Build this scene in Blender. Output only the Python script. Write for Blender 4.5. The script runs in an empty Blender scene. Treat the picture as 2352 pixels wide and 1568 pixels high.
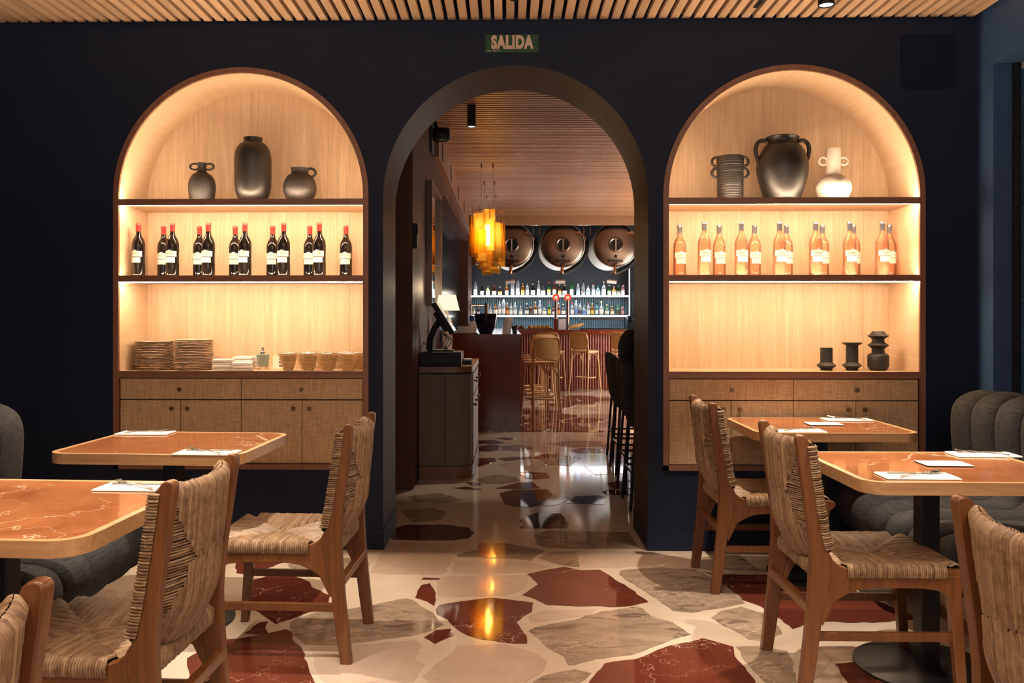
import bpy, math, random
from mathutils import Vector, Matrix
random.seed(7)
R=math.radians; PI=math.pi
scene=bpy.context.scene; COL=scene.collection
# ---------------------------------------------------------------- camera, world, light, exposure
cam=bpy.data.cameras.new('camera'); camo=bpy.data.objects.new('camera',cam); COL.objects.link(camo)
camo.location=(0,0,1.307); camo.rotation_euler=(R(90),0,R(1.0))
cam.sensor_width=36; cam.lens=29.908; cam.shift_x=0.01918; cam.shift_y=-0.02296; cam.clip_start=0.05
scene.camera=camo
scene.view_settings.view_transform='Standard'; scene.view_settings.look='None'
scene.view_settings.exposure=0.0; scene.view_settings.gamma=1.0
scene.view_settings.use_curve_mapping=False
w=bpy.data.worlds.new('world'); scene.world=w; w.use_nodes=True
bg=w.node_tree.nodes['Background']; bg.inputs[0].default_value=(0.62,0.76,1.0,1); bg.inputs[1].default_value=0.12
WARM=(1.0,0.70,0.42); SPOTC=(1.0,0.84,0.66)
def area(name,loc,rot,sx,sy,power,color):
    l=bpy.data.lights.new(name,'AREA'); l.shape='RECTANGLE'; l.size=sx; l.size_y=sy; l.energy=power; l.color=color
    o=bpy.data.objects.new(name,l); o.location=loc; o.rotation_euler=rot; COL.objects.link(o); return o
area('daylight_bar_room',(3.45,14.7,1.1),(0,R(90),0),1.6,1.6,95,(1.0,0.93,0.86))
area('daylight_entrance',(0.3,-2.4,1.9),(R(90),0,R(0)),3.5,1.8,42,(1.0,0.95,0.88))
area('dining_ceiling_fill',(0,-0.8,1.7),(R(180),0,0),4.5,1.6,290,(1.0,0.81,0.62))  # unseen fill light, added to brighten the front slats
area('bar_ceiling_fill',(2.7,11.5,1.9),(R(180),0,0),1.2,5.0,120,(1.0,0.78,0.56))  # hidden fill added to lift the bar room ceiling, no fixture there
area('bar_front_wash',(2.75,15.3,0.45),(0,R(90),R(20)),0.5,0.25,9,(1.0,0.82,0.66))
SPOT_POWER=210.0
# ---------------------------------------------------------------- mesh helpers
class MB:
    def __init__(s): s.v=[]; s.f=[]; s.m=[]; s.t=[]
    def add(s,vs,fs,mi=0):
        b=len(s.v); s.v+= [tuple(p) for p in vs]; s.f+=[tuple(i+b for i in f) for f in fs]; s.m+=[mi]*len(fs); return s
    def box(s,x0,x1,y0,y1,z0,z1,mi=0):
        return s.add([(x0,y0,z0),(x1,y0,z0),(x1,y1,z0),(x0,y1,z0),(x0,y0,z1),(x1,y0,z1),(x1,y1,z1),(x0,y1,z1)],
            [(0,3,2,1),(4,5,6,7),(0,1,5,4),(1,2,6,5),(2,3,7,6),(3,0,4,7)],mi)
    def prism(s,poly,ax,d0,d1,mi=0):
        n=len(poly)
        def P(p,d): return (d,p[0],p[1]) if ax=='x' else ((p[0],d,p[1]) if ax=='y' else (p[0],p[1],d))
        vs=[P(p,d0) for p in poly]+[P(p,d1) for p in poly]
        fs=[tuple(range(n-1,-1,-1)),tuple(range(n,2*n))]+[(i,(i+1)%n,n+(i+1)%n,n+i) for i in range(n)]
        return s.add(vs,fs,mi)
    def lathe(s,prof,c=(0,0,0),seg=20,mi=0,a0=0,a1=2*PI,ax='z'):
        full=abs(a1-a0-2*PI)<1e-6; n=seg if full else seg+1; vs=[]; fs=[]
        for r,z in prof:
            for k in range(n):
                a=a0+(a1-a0)*k/seg; x,y=r*math.cos(a),r*math.sin(a)
                vs.append((c[0]+x,c[1]+y,c[2]+z) if ax=='z' else ((c[0]+x,c[1]+z,c[2]+y) if ax=='y' else (c[0]+z,c[1]+x,c[2]+y)))
        for i in range(len(prof)-1):
            for k in range(seg):
                k2=(k+1)%n
                q=(i*n+k,i*n+k2,(i+1)*n+k2,(i+1)*n+k)
                fs.append(q if ax!='y' else q[::-1])
        return s.add(vs,fs,mi)
    def tube(s,path,r,seg=8,mi=0,closed=False,cap=True):
        P=[Vector(p) for p in path]; n=len(P); rr=r if isinstance(r,(list,tuple)) else [r]*n
        vs=[]; fs=[]; up=None
        for i in range(n):
            if closed: t=P[(i+1)%n]-P[i-1]
            else: t=P[min(i+1,n-1)]-P[max(i-1,0)]
            t.normalize()
            if up is None:
                a=Vector((0,0,1)) if abs(t.z)<0.9 else Vector((1,0,0)); up=(a-t*a.dot(t)).normalized()
            else: up=(up-t*up.dot(t)).normalized()
            sd=t.cross(up)
            for k in range(seg):
                an=2*PI*k/seg; vs.append(P[i]+(up*math.cos(an)+sd*math.sin(an))*rr[i])
        for i in range(n if closed else n-1):
            j=(i+1)%n
            for k in range(seg):
                k2=(k+1)%seg; fs.append((i*seg+k,i*seg+k2,j*seg+k2,j*seg+k))
        if cap and not closed: fs.append(tuple(range(seg-1,-1,-1))); fs.append(tuple(range((n-1)*seg,n*seg)))
        return s.add(vs,fs,mi)
    def strip(s,P,y0,y1,mi=0):
        n=len(P); return s.add([(p[0],y0,p[1]) for p in P]+[(p[0],y1,p[1]) for p in P],[(k,k+1,n+k+1,n+k) for k in range(n-1)],mi)
    def mesh(s,name,mats,smooth=35):
        me=bpy.data.meshes.new(name); me.from_pydata(s.v,[],s.f)
        for m in (mats if isinstance(mats,(list,tuple)) else [mats]): me.materials.append(m)
        if any(s.m): me.polygons.foreach_set('material_index',s.m)
        if smooth:
            me.polygons.foreach_set('use_smooth',[True]*len(me.polygons)); me.set_sharp_from_angle(angle=R(smooth))
        me.update(); return me
    def obj(s,name,mats,parent=None,smooth=35,loc=None,bevel=0,kind=None,rot=None):
        return place(s.mesh(name,mats,smooth),name,parent,loc,rot,bevel,kind)
def place(me,name,parent=None,loc=None,rot=None,bevel=0,kind=None):
    o=bpy.data.objects.new(name,me); COL.objects.link(o)
    if loc: o.location=loc
    if rot: o.rotation_euler=rot
    if parent: o.parent=parent
    if bevel:
        b=o.modifiers.new('bevel','BEVEL'); b.width=bevel; b.segments=2; b.limit_method='ANGLE'; b.angle_limit=R(40)
    if kind: o['kind']=kind
    return o
def tag(o,label,cat,group=None,kind=None):
    o['label']=label; o['category']=cat
    if group: o['group']=group
    if kind: o['kind']=kind
    return o
def thing(name,label,cat,loc=(0,0,0),rz=0,group=None):
    o=bpy.data.objects.new(name,None); COL.objects.link(o); o.empty_display_size=0.05
    o.location=loc; o.rotation_euler=(0,0,rz); return tag(o,label,cat,group)
def copy_thing(src,loc,rz,label,group=None):
    r=src.copy(); COL.objects.link(r); r.location=loc; r.rotation_euler=(0,0,rz); r['label']=label
    if group: r['group']=group
    for ch in list(src.children):
        c=ch.copy(); COL.objects.link(c); c.parent=r
        for g in list(ch.children):
            d=g.copy(); COL.objects.link(d); d.parent=c
    return r
def structure(o,label,cat): return tag(o,label,cat,kind='structure')
ORD=['first','second','third','fourth','fifth','sixth','seventh','eighth','ninth','tenth','eleventh','twelfth','thirteenth','fourteenth','fifteenth',
 'sixteenth','seventeenth','eighteenth','nineteenth','twentieth','twenty-first','twenty-second','twenty-third','twenty-fourth','twenty-fifth','twenty-sixth','twenty-seventh','twenty-eighth','twenty-ninth','thirtieth','thirty-first','thirty-second','thirty-third']
def text_mesh(s,size,mat,bold=0.0,xs=1.0,depth=0.001,spacing=1.0):
    cu=bpy.data.curves.new('lettering','FONT'); cu.body=s; cu.size=size; cu.align_x='CENTER'; cu.align_y='CENTER'
    cu.offset=bold; cu.extrude=depth; cu.space_character=spacing; cu.resolution_u=4
    o=bpy.data.objects.new('lettering',cu); COL.objects.link(o)
    dg=bpy.context.evaluated_depsgraph_get(); me=bpy.data.meshes.new_from_object(o.evaluated_get(dg))
    bpy.data.objects.remove(o); bpy.data.curves.remove(cu)
    for v in me.vertices: v.co.x*=xs
    me.materials.clear(); me.materials.append(mat); me.name='lettering'; return me
def rrect(x0,x1,y0,y1,r,n=6):
    P=[]
    for cx,cy,a in ((x1-r,y1-r,0),(x0+r,y1-r,90),(x0+r,y0+r,180),(x1-r,y0+r,270)):
        for k in range(n+1):
            t=R(a+90*k/n); P.append((cx+r*math.cos(t),cy+r*math.sin(t)))
    return P
# ---------------------------------------------------------------- materials
def base(name):
    m=bpy.data.materials.new(name); m.use_nodes=True; nt=m.node_tree; return m,nt,nt.nodes['Principled BSDF']
def N(nt,t,**k):
    n=nt.nodes.new(t)
    for a,b in k.items():
        if a.startswith('i_'): n.inputs[a[2:].replace('_',' ')].default_value=b
        else: setattr(n,a,b)
    return n
def ramp(nt,fac,stops):
    r=N(nt,'ShaderNodeValToRGB'); e=r.color_ramp.elements
    while len(e)<len(stops): e.new(0.5)
    for el,(p,c) in zip(e,stops): el.position=p; el.color=(*c,1)
    nt.links.new(fac,r.inputs[0]); return r.outputs[0]
def coords(nt,scale=(1,1,1),kind='Object',rot=(0,0,0)):
    tc=N(nt,'ShaderNodeTexCoord'); mp=N(nt,'ShaderNodeMapping'); mp.inputs['Scale'].default_value=scale; mp.inputs['Rotation'].default_value=rot
    nt.links.new(tc.outputs[kind],mp.inputs[0]); return mp.outputs[0]
def noise(nt,co,scale,detail=4,rough=0.5,dist=0.0):
    n=N(nt,'ShaderNodeTexNoise'); n.inputs['Scale'].default_value=scale; n.inputs['Detail'].default_value=detail
    n.inputs['Roughness'].default_value=rough; n.inputs['Distortion'].default_value=dist
    nt.links.new(co,n.inputs['Vector']); return n.outputs[0]
def bump(nt,h,b,strength,dist=0.01):
    n=N(nt,'ShaderNodeBump'); n.inputs['Strength'].default_value=strength; n.inputs['Distance'].default_value=dist
    nt.links.new(h,n.inputs['Height']); nt.links.new(n.outputs[0],b.inputs['Normal'])
def mixc(nt,fac,a,b,mode='MIX'):
    n=N(nt,'ShaderNodeMix',data_type='RGBA',blend_type=mode)
    if isinstance(fac,(int,float)): n.inputs[0].default_value=fac
    else: nt.links.new(fac,n.inputs[0])
    for i,x in ((6,a),(7,b)):
        if isinstance(x,tuple): n.inputs[i].default_value=(*x,1)
        else: nt.links.new(x,n.inputs[i])
    return n.outputs[2]
def plain(name,col,rough=0.5,metal=0.0,var=0.12,ns=14,bmp=0.0,kind='Object'):
    m,nt,b=base(name); co=coords(nt,kind=kind); n=noise(nt,co,ns)
    c=ramp(nt,n,[(0.3,tuple(x*(1-var) for x in col)),(0.7,tuple(min(1,x*(1+var)) for x in col))])
    nt.links.new(c,b.inputs['Base Color']); b.inputs['Roughness'].default_value=rough; b.inputs['Metallic'].default_value=metal
    if bmp: bump(nt,n,b,bmp)
    return m
def wood(name,c1,c2,axis='z',rough=0.5,scale=1.0,bmp=0.05,spec=0.5):
    m,nt,b=base(name); s={'x':(0.7,14,14),'y':(14,0.7,14),'z':(14,14,0.7)}[axis]
    co=coords(nt,tuple(x*scale for x in s)); n=noise(nt,co,1.6,6,0.62,1.2); n2=noise(nt,co,9,3,0.6)
    mm=N(nt,'ShaderNodeMath',operation='MULTIPLY_ADD'); nt.links.new(n2,mm.inputs[0]); mm.inputs[1].default_value=0.35; nt.links.new(n,mm.inputs[2])
    c=ramp(nt,mm.outputs[0],[(0.42,c1),(0.62,tuple((a+d)/2 for a,d in zip(c1,c2))),(0.85,c2)])
    oi=N(nt,'ShaderNodeObjectInfo'); mr=N(nt,'ShaderNodeMapRange'); mr.inputs[3].default_value=0.86; mr.inputs[4].default_value=1.12
    nt.links.new(oi.outputs['Random'],mr.inputs[0])
    hs=N(nt,'ShaderNodeHueSaturation'); nt.links.new(mr.outputs[0],hs.inputs['Value']); nt.links.new(c,hs.inputs['Color'])
    nt.links.new(hs.outputs[0],b.inputs['Base Color']); b.inputs['Roughness'].default_value=rough
    b.inputs['Specular IOR Level'].default_value=spec
    bump(nt,mm.outputs[0],b,bmp,0.004); return m
def marble(name,c1,c2,vein,vs=2.2,vw=0.02,rough=0.12,patch=None,ns=3.0,stretch=(1,1,1),amount=1.0):
    m,nt,b=base(name); co=coords(nt,stretch); oi=N(nt,'ShaderNodeObjectInfo')
    sh=N(nt,'ShaderNodeVectorMath',operation='MULTIPLY_ADD'); sh.inputs[1].default_value=(1,1,1)
    cv=N(nt,'ShaderNodeCombineXYZ'); ml=N(nt,'ShaderNodeMath',operation='MULTIPLY'); ml.inputs[1].default_value=37.0
    nt.links.new(oi.outputs['Random'],ml.inputs[0]); nt.links.new(ml.outputs[0],cv.inputs[0]); nt.links.new(ml.outputs[0],cv.inputs[2])
    nt.links.new(co,sh.inputs[0]); nt.links.new(cv.outputs[0],sh.inputs[2]); co=sh.outputs[0]
    n=noise(nt,co,ns,8,0.65,0.8); c=ramp(nt,n,[(0.3,c1),(0.7,c2)])
    if patch:
        pn=noise(nt,co,ns*0.8,5,0.6,1.5); pf=ramp(nt,pn,[(0.56,(0,0,0)),(0.66,(1,1,1))]); c=mixc(nt,pf,c,patch)
    wn=noise(nt,co,3.5,4,0.6); wv=N(nt,'ShaderNodeVectorMath',operation='ADD')
    cw=N(nt,'ShaderNodeCombineXYZ'); 
    for i in range(3): nt.links.new(wn,cw.inputs[i])
    nt.links.new(co,wv.inputs[0]); nt.links.new(cw.outputs[0],wv.inputs[1])
    v=N(nt,'ShaderNodeTexVoronoi',feature='DISTANCE_TO_EDGE'); v.inputs['Scale'].default_value=vs; nt.links.new(wv.outputs[0],v.inputs['Vector'])
    vf=ramp(nt,v.outputs['Distance'],[(0.0,(1,1,1)),(vw,(0,0,0))])
    mk=noise(nt,co,1.7,2); mf=ramp(nt,mk,[(0.45,(0,0,0)),(0.62,(amount,)*3)]); f=mixc(nt,1.0,vf,mf,'MULTIPLY')
    c=mixc(nt,f,c,vein); nt.links.new(c,b.inputs['Base Color']); b.inputs['Roughness'].default_value=rough; b.inputs['Specular IOR Level'].default_value=0.75; return m
def emit(name,col,st):
    m,nt,b=base(name); e=N(nt,'ShaderNodeEmission'); e.inputs[0].default_value=(*col,1); e.inputs[1].default_value=st
    nt.links.new(e.outputs[0],nt.nodes['Material Output'].inputs[0]); return m
def glass(name,tint,opac=0.15,rough=0.03,diff=None,transl=0.0):
    m,nt,b=base(name); nt.nodes.remove(b); t=N(nt,'ShaderNodeBsdfTransparent'); t.inputs[0].default_value=(*tint,1)
    d=N(nt,'ShaderNodeBsdfTranslucent' if transl else 'ShaderNodeBsdfDiffuse'); d.inputs[0].default_value=(*(diff or tint),1)
    g=N(nt,'ShaderNodeBsdfGlossy'); g.inputs['Roughness'].default_value=rough
    x=N(nt,'ShaderNodeMixShader'); x.inputs[0].default_value=opac; nt.links.new(t.outputs[0],x.inputs[1]); nt.links.new(d.outputs[0],x.inputs[2])
    lw=N(nt,'ShaderNodeFresnel'); lw.inputs[0].default_value=1.45
    y=N(nt,'ShaderNodeMixShader'); nt.links.new(lw.outputs[0],y.inputs[0]); nt.links.new(x.outputs[0],y.inputs[1]); nt.links.new(g.outputs[0],y.inputs[2])
    nt.links.new(y.outputs[0],nt.nodes['Material Output'].inputs[0]); return m
def weave(name,c1,c2,s=220,rough=0.75,kind='Object'):
    m,nt,b=base(name); co=coords(nt,(s,s,s),kind); outs=[]
    for st in ((1,1,0.05),(0.05,0.05,1)):
        mp=N(nt,'ShaderNodeMapping'); mp.inputs['Scale'].default_value=st; nt.links.new(co,mp.inputs[0]); outs.append(noise(nt,mp.outputs[0],1.0,3,0.6))
    a=N(nt,'ShaderNodeMath',operation='ADD'); nt.links.new(outs[0],a.inputs[0]); nt.links.new(outs[1],a.inputs[1])
    c=ramp(nt,a.outputs[0],[(0.38,c1),(0.62,c2)]); 
    h=N(nt,'ShaderNodeMath',operation='MULTIPLY'); h.inputs[1].default_value=0.5; nt.links.new(a.outputs[0],h.inputs[0])
    c=ramp(nt,h.outputs[0],[(0.38,c1),(0.62,c2)])
    nt.links.new(c,b.inputs['Base Color']); b.inputs['Roughness'].default_value=rough; b.inputs['Specular IOR Level'].default_value=0.25
    bump(nt,a.outputs[0],b,0.35,0.002); return m
def cords_mat(name,stops):
    m,nt,b=base(name); at=N(nt,'ShaderNodeAttribute',attribute_name='tone'); co=coords(nt); n=noise(nt,co,55,4,0.6)
    mm=N(nt,'ShaderNodeMath',operation='MULTIPLY_ADD'); mm.inputs[1].default_value=0.75; nt.links.new(n,mm.inputs[0])
    m2=N(nt,'ShaderNodeMath',operation='MULTIPLY_ADD'); m2.inputs[1].default_value=0.26; m2.inputs[2].default_value=0.02; nt.links.new(at.outputs['Fac'],m2.inputs[0])
    nt.links.new(m2.outputs[0],mm.inputs[2])
    nt.links.new(ramp(nt,mm.outputs[0],stops),b.inputs['Base Color']); b.inputs['Roughness'].default_value=0.5; bump(nt,n,b,0.3,0.003); return m
M={}
M['navy']=plain('navy_paint',(0.0105,0.017,0.040),0.6,0,0.06,6)
M['navy_lit']=plain('daylit_navy_paint',(0.030,0.072,0.165),0.5,0,0.06,6)  # navy brightened and blued to hold the daylight on the right wall
M['jamb']=plain('bronze_brown_paint',(0.060,0.034,0.027),0.5,0.0,0.08,5)
M['corr']=plain('plum_brown_paint',(0.115,0.056,0.044),0.55,0,0.06,5)
for k_,v_ in (('navy',.2),('jamb',.05),('corr',.08)): M[k_].node_tree.nodes['Principled BSDF'].inputs['Specular IOR Level'].default_value=v_
M['hatch']=plain('dark_hatch_paint',(0.0085,0.0135,0.031),0.65); M['hatch'].node_tree.nodes['Principled BSDF'].inputs['Specular IOR Level'].default_value=.1
M['black']=plain('black_metal',(0.012,0.012,0.013),0.45,0.3)
M['blackm']=plain('black_matte_ceramic',(0.014,0.013,0.013),0.55)
M['blackp']=plain('black_plastic',(0.010,0.010,0.011),0.5)
M['dark']=plain('dark_void_paint',(0.008,0.008,0.01),0.9)
M['oakl']=wood('pale_oak_veneer',(0.74,0.545,0.36),(0.53,0.36,0.215),'z',0.5,1.0,0.03)
M['oakc']=wood('pale_oak_lining',(0.72,0.525,0.345),(0.62,0.435,0.27),'y',0.5,1.0,0.01)
M['oakx']=wood('pale_oak_boards',(0.74,0.545,0.36),(0.58,0.40,0.24),'x',0.5,1.0,0.03)
M['oakd']=wood('brown_oak_edging',(0.28,0.135,0.08),(0.18,0.08,0.048),'z',0.45)
M['oakdx']=wood('brown_oak_rail',(0.28,0.135,0.08),(0.18,0.08,0.048),'x',0.45)
M['slat']=wood('oak_slat_long',(0.74,0.51,0.33),(0.60,0.39,0.235),'y',0.5,1.2)
M['slatx']=wood('oak_slat_warmlit',(0.54,0.30,0.17),(0.38,0.19,0.10),'x',0.42,1.2)  # oak reddened and darkened for the bar room's warm lighting
M['oakt']=wood('oak_table_rim',(0.52,0.31,0.15),(0.36,0.19,0.085),'x',0.4,1.4)
M['teak']=wood('teak_chair_wood',(0.215,0.083,0.028),(0.120,0.043,0.015),'z',0.34,1.0,0.04)
M['cream']=marble('cream_terrazzo',(0.56,0.45,0.355),(0.64,0.525,0.42),(0.60,0.47,0.38),1.5,0.01,0.075)
M['red']=marble('red_marble',(0.095,0.021,0.0125),(0.14,0.034,0.020),(0.72,0.52,0.42),2.6,0.010,0.055,amount=0.8)
M['redd']=marble('dark_red_marble',(0.06,0.016,0.011),(0.10,0.027,0.017),(0.4,0.25,0.18),2.6,0.008,0.035,amount=0.5)
M['grey']=marble('grey_beige_marble',(0.235,0.165,0.115),(0.38,0.285,0.21),(0.54,0.43,0.34),5.0,0.05,0.055,patch=(0.16,0.11,0.078),ns=5.0,stretch=(1,2.2,1))
M['pink']=marble('pale_pink_marble',(0.48,0.355,0.28),(0.56,0.43,0.345),(0.50,0.34,0.27),4.0,0.03,0.055,ns=5.0)
M['tmarble']=marble('rosso_table_marble',(0.27,0.088,0.033),(0.40,0.155,0.060),(0.85,0.66,0.48),1.7,0.014,0.06,patch=None,ns=5.0,amount=0.75)
M['bmarble']=marble('bar_red_marble',(0.12,0.022,0.011),(0.17,0.036,0.018),(0.45,0.28,0.2),1.7,0.006,0.12,amount=0.7)
M['bmarble'].node_tree.nodes['Principled BSDF'].inputs['Specular IOR Level'].default_value=0.3
M['linen']=weave('tan_woven_cane',(0.38,0.245,0.135),(0.66,0.475,0.29),260)
M['linend']=weave('grey_linen_panel',(0.13,0.105,0.085),(0.22,0.18,0.145),260)
M['brass']=plain('aged_brass',(0.20,0.125,0.06),0.38,0.8)
M['steel']=plain('polished_steel',(0.62,0.60,0.58),0.22,1.0)
M['tank']=plain('brushed_tank_steel',(0.27,0.195,0.155),0.36,1.0,0.05,3)  # steel browned to carry the warm ceiling's reflection on the tank fronts
M['tankb']=plain('tank_body_steel',(0.72,0.68,0.62),0.45,0.6,0.05,3)
M['copper']=plain('copper_metal',(0.55,0.27,0.16),0.3,1.0)
M['rush']=cords_mat('woven_rush',[(0.2,(0.075,0.036,0.018)),(0.42,(0.185,0.105,0.055)),(0.62,(0.29,0.185,0.105)),(0.9,(0.47,0.335,0.20))])
M['rushd']=plain('rush_core',(0.035,0.018,0.010),0.9)
M['char']=weave('charcoal_tweed',(0.012,0.012,0.014),(0.050,0.048,0.047),330,0.9)
M['white']=plain('white_paper',(0.78,0.76,0.72),0.7,0,0.03)
M['napkin']=plain('white_napkin_cloth',(0.86,0.83,0.78),0.85,0,0.05,60,0.1)
M['cutlery']=plain('steel_cutlery',(0.36,0.34,0.32),0.2,1.0)
M['ledw']=emit('warm_led',(1.0,0.74,0.49),205)
M['ledc']=emit('cool_led',(0.93,0.96,1.0),9)
M['lampf']=emit('lamp_lens',(1.0,0.85,0.65),14)
M['bulb']=emit('amber_bulb',(1.0,0.84,0.55),50)
M['bulbd']=emit('dim_amber_bulb',(1.0,0.72,0.36),9)
M['shade']=emit('lit_fabric_shade',(1.0,0.83,0.60),1.15)
M['amber']=glass('amber_glass',(1.0,0.80,0.40),0.33,0.1,(1.0,0.64,0.16),1.0)
M['green']=plain('exit_green',(0.004,0.055,0.018),0.4)
M['letter']=plain('sign_cream',(0.62,0.46,0.34),0.6)
M['wine']=plain('dark_wine_glass',(0.010,0.007,0.006),0.06)
M['capred']=plain('red_foil',(0.70,0.045,0.035),0.35)
M['capgrey']=plain('grey_foil',(0.20,0.20,0.24),0.3,0.6)
M['label']=plain('cream_label',(0.86,0.79,0.66),0.6,0,0.02)
M['ink']=plain('brown_ink',(0.30,0.15,0.07),0.7)
M['rose']=glass('rose_wine_glass',(1.0,0.70,0.53),0.30,0.03,(1.0,0.46,0.26))
M['clayd']=plain('dark_brown_clay',(0.024,0.019,0.017),0.5,0,0.25,40,0.15)
M['clayb']=plain('satin_black_clay',(0.014,0.011,0.010),0.42,0,0.2,30,0.06)
M['clayw']=plain('white_clay',(0.70,0.60,0.50),0.7,0,0.06,30,0.1)
M['plate']=plain('speckled_stoneware',(0.60,0.45,0.33),0.35,0,0.55,25)
M['sage']=plain('sage_ceramic',(0.28,0.36,0.32),0.35)
M['wicker']=weave('golden_wicker',(0.60,0.39,0.17),(0.88,0.66,0.38),300,0.6)
M['wickerp']=plain('kraft_paper_liner',(0.70,0.40,0.14),0.7)
M['terra']=plain('terracotta_tile',(0.21,0.062,0.040),0.45,0,0.25,20,0.1)
M['bluet']=plain('blue_glazed_tile',(0.010,0.035,0.085),0.12,0,0.3,8)
M['tealt']=plain('teal_glazed_tile',(0.012,0.024,0.032),0.14,0,0.25,6)
M['flute']=plain('blue_grey_fluted_tile',(0.07,0.12,0.15),0.35,0,0.2,12)
M['slate']=plain('slate_blue_paint',(0.035,0.045,0.06),0.6,0,0.08,4)
M['grout']=plain('pale_grout',(0.22,0.25,0.28),0.8)
M['mirror']=plain('mirror_silver',(0.85,0.83,0.80),0.02,1.0,0.01)
M['frameb']=wood('bronze_mirror_frame',(0.16,0.09,0.06),(0.09,0.05,0.035),'z',0.35)
M['bowl']=plain('navy_glazed_pot',(0.014,0.012,0.04),0.12)
M['stoolw']=wood('beech_bentwood',(0.66,0.42,0.22),(0.50,0.29,0.14),'z',0.4)
M['cane']=weave('cane_webbing',(0.52,0.31,0.13),(0.78,0.52,0.25),400)
M['blackf']=weave('black_fabric',(0.010,0.010,0.011),(0.035,0.033,0.032),300,0.9)
M['tapred']=emit('red_tap_badge',(1.0,0.10,0.05),0.9)
M['tapred'].node_tree.nodes['Emission'].inputs[1].default_value=0.95
M['tapw']=emit('white_tap_badge',(1.0,0.62,0.45),1.0)
M['paper2']=plain('pale_menu_card',(0.62,0.56,0.58),0.6)
M['blackp'].node_tree.nodes['Principled BSDF'].inputs['Specular IOR Level'].default_value=.25
M['screen']=plain('dark_touch_screen',(0.10,0.09,0.12),0.1)
# ---------------------------------------------------------------- structure
D=4.8; DB=5.33; CZ=2.985; BZ=3.13
DX0,DX1=-0.702,0.793; DR=(DX1-DX0)/2; DXC=(DX0+DX1)/2; DSP=2.731-DR
NI=[(-2.236,-0.783),(0.876,2.335)]; NZ0=0.45; NTOP=2.726
def archz(x,x0,x1,top):
    r=(x1-x0)/2; c=(x0+x1)/2; d=max(0.0,r*r-(x-c)**2); return top-r+math.sqrt(d)
def wall_face(mb,y,xa,xb,ztop,holes,flip=False):
    xs={xa,xb}
    for h0,h1,zb,top in holes:
        n=40
        for k in range(n+1): xs.add(round((h0+h1)/2-(h1-h0)/2*math.cos(PI*k/n),5))
    xs=sorted(xs)
    for a,b in zip(xs,xs[1:]):
        mid=(a+b)/2; hh=[h for h in holes if h[0]<mid<h[1]]
        def q(za0,zb0,za1,zb1):
            vs=[(a,y,za0),(b,y,zb0),(b,y,zb1),(a,y,za1)]
            mb.add(vs,[(3,2,1,0) if flip else (0,1,2,3)])
        if not hh: q(0,0,ztop,ztop)
        else:
            h=hh[0]; 
            if h[2]>0: q(0,0,h[2],h[2])
            q(archz(a,h[0],h[1],h[3]),archz(b,h[0],h[1],h[3]),ztop,ztop)
def arch_path(x0,x1,top,zb,n=40):
    r=(x1-x0)/2; c=(x0+x1)/2; P=[(x1,zb)]
    for k in range(n+1): a=PI*k/n; P.append((c+r*math.cos(a),top-r+r*math.sin(a)))
    P.append((x0,zb)); return P
mb=MB(); wall_face(mb,D,-3.1,2.627,3.1,[(NI[0][0],NI[0][1],NZ0,NTOP),(DX0,DX1,0,2.731),(NI[1][0],NI[1][1],NZ0,NTOP)])
wf=mb.obj('wall_front',M['navy'],smooth=0); structure(wf,'dark navy partition wall pierced by a doorway arch and two cabinet arches','wall')
mb=MB(); wall_face(mb,DB,-1.7,3.6,3.2,[(DX0,DX1,0,2.731)],True)
o=mb.obj('wall_front_reverse',M['navy'],wf,smooth=0)
P=arch_path(DX0,DX1,2.731,0); mb=MB()
mb.strip(P,D,DB)
o=mb.obj('arch_reveal',M['jamb'],wf,smooth=40); o['label']='bronze brown lining of the doorway arch'
# access hatch in the wall
mb=MB(); mb.box(2.205,2.506,D-0.006,D+0.01,2.59,2.891); o=mb.obj('access_panel',M['hatch'],wf,bevel=0.002)
mb=MB(); 
for x0,x1 in ((-3.1,NI[0][0]),(NI[0][0],NI[0][1]),(NI[0][1],DX0),(DX1,NI[1][0]),(NI[1][0],2.627)): mb.box(x0,x1,D-0.006,D+0.002,0,0.115)
for x,s in ((DX0,1),(DX1,-1)): mb.box(min(x,x+s*0.006),max(x,x+s*0.006),D-0.006,DB,0,0.115)
o=mb.obj('baseboard_front',M['navy'],smooth=0); structure(o,'low navy baseboard along the foot of the partition wall','baseboard')
# right wall with tiled recess
WX=2.627
mb=MB(); y1=4.645; y0=-0.2; zb=0.86; zt=2.68
mb.add([(WX,-2.5,0),(WX,4.8,0),(WX,4.8,zb),(WX,-2.5,zb)],[(3,2,1,0)])
mb.add([(WX,-2.5,zt),(WX,4.8,zt),(WX,4.8,3.1),(WX,-2.5,3.1)],[(3,2,1,0)])
mb.add([(WX,y1,zb),(WX,4.8,zb),(WX,4.8,zt),(WX,y1,zt)],[(3,2,1,0)])
mb.add([(WX,-2.5,zb),(WX,y0,zb),(WX,y0,zt),(WX,-2.5,zt)],[(3,2,1,0)])
mb.add([(WX,y1,zb),(WX+0.135,y1,zb),(WX+0.135,y1,zt),(WX,y1,zt)],[(0,1,2,3)])
mb.add([(WX,y0,zb),(WX+0.135,y0,zb),(WX+0.135,y0,zt),(WX,y0,zt)],[(3,2,1,0)])
mb.add([(WX,y0,zt),(WX+0.135,y0,zt),(WX+0.135,y1,zt),(WX,y1,zt)],[(3,2,1,0)])
mb.add([(WX,y0,zb),(WX+0.135,y0,zb),(WX+0.135,y1,zb),(WX,y1,zb)],[(0,1,2,3)])
wr=mb.obj('wall_right',M['navy_lit'],smooth=0); structure(wr,'navy side wall painted daylit blue with a tall tiled recess above the right banquette','wall')
mb=MB(); mb.box(WX+0.138,WX+0.19,y0,y1,zb,zt); mb.obj('recess_back',M['grout'],wr)
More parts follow.
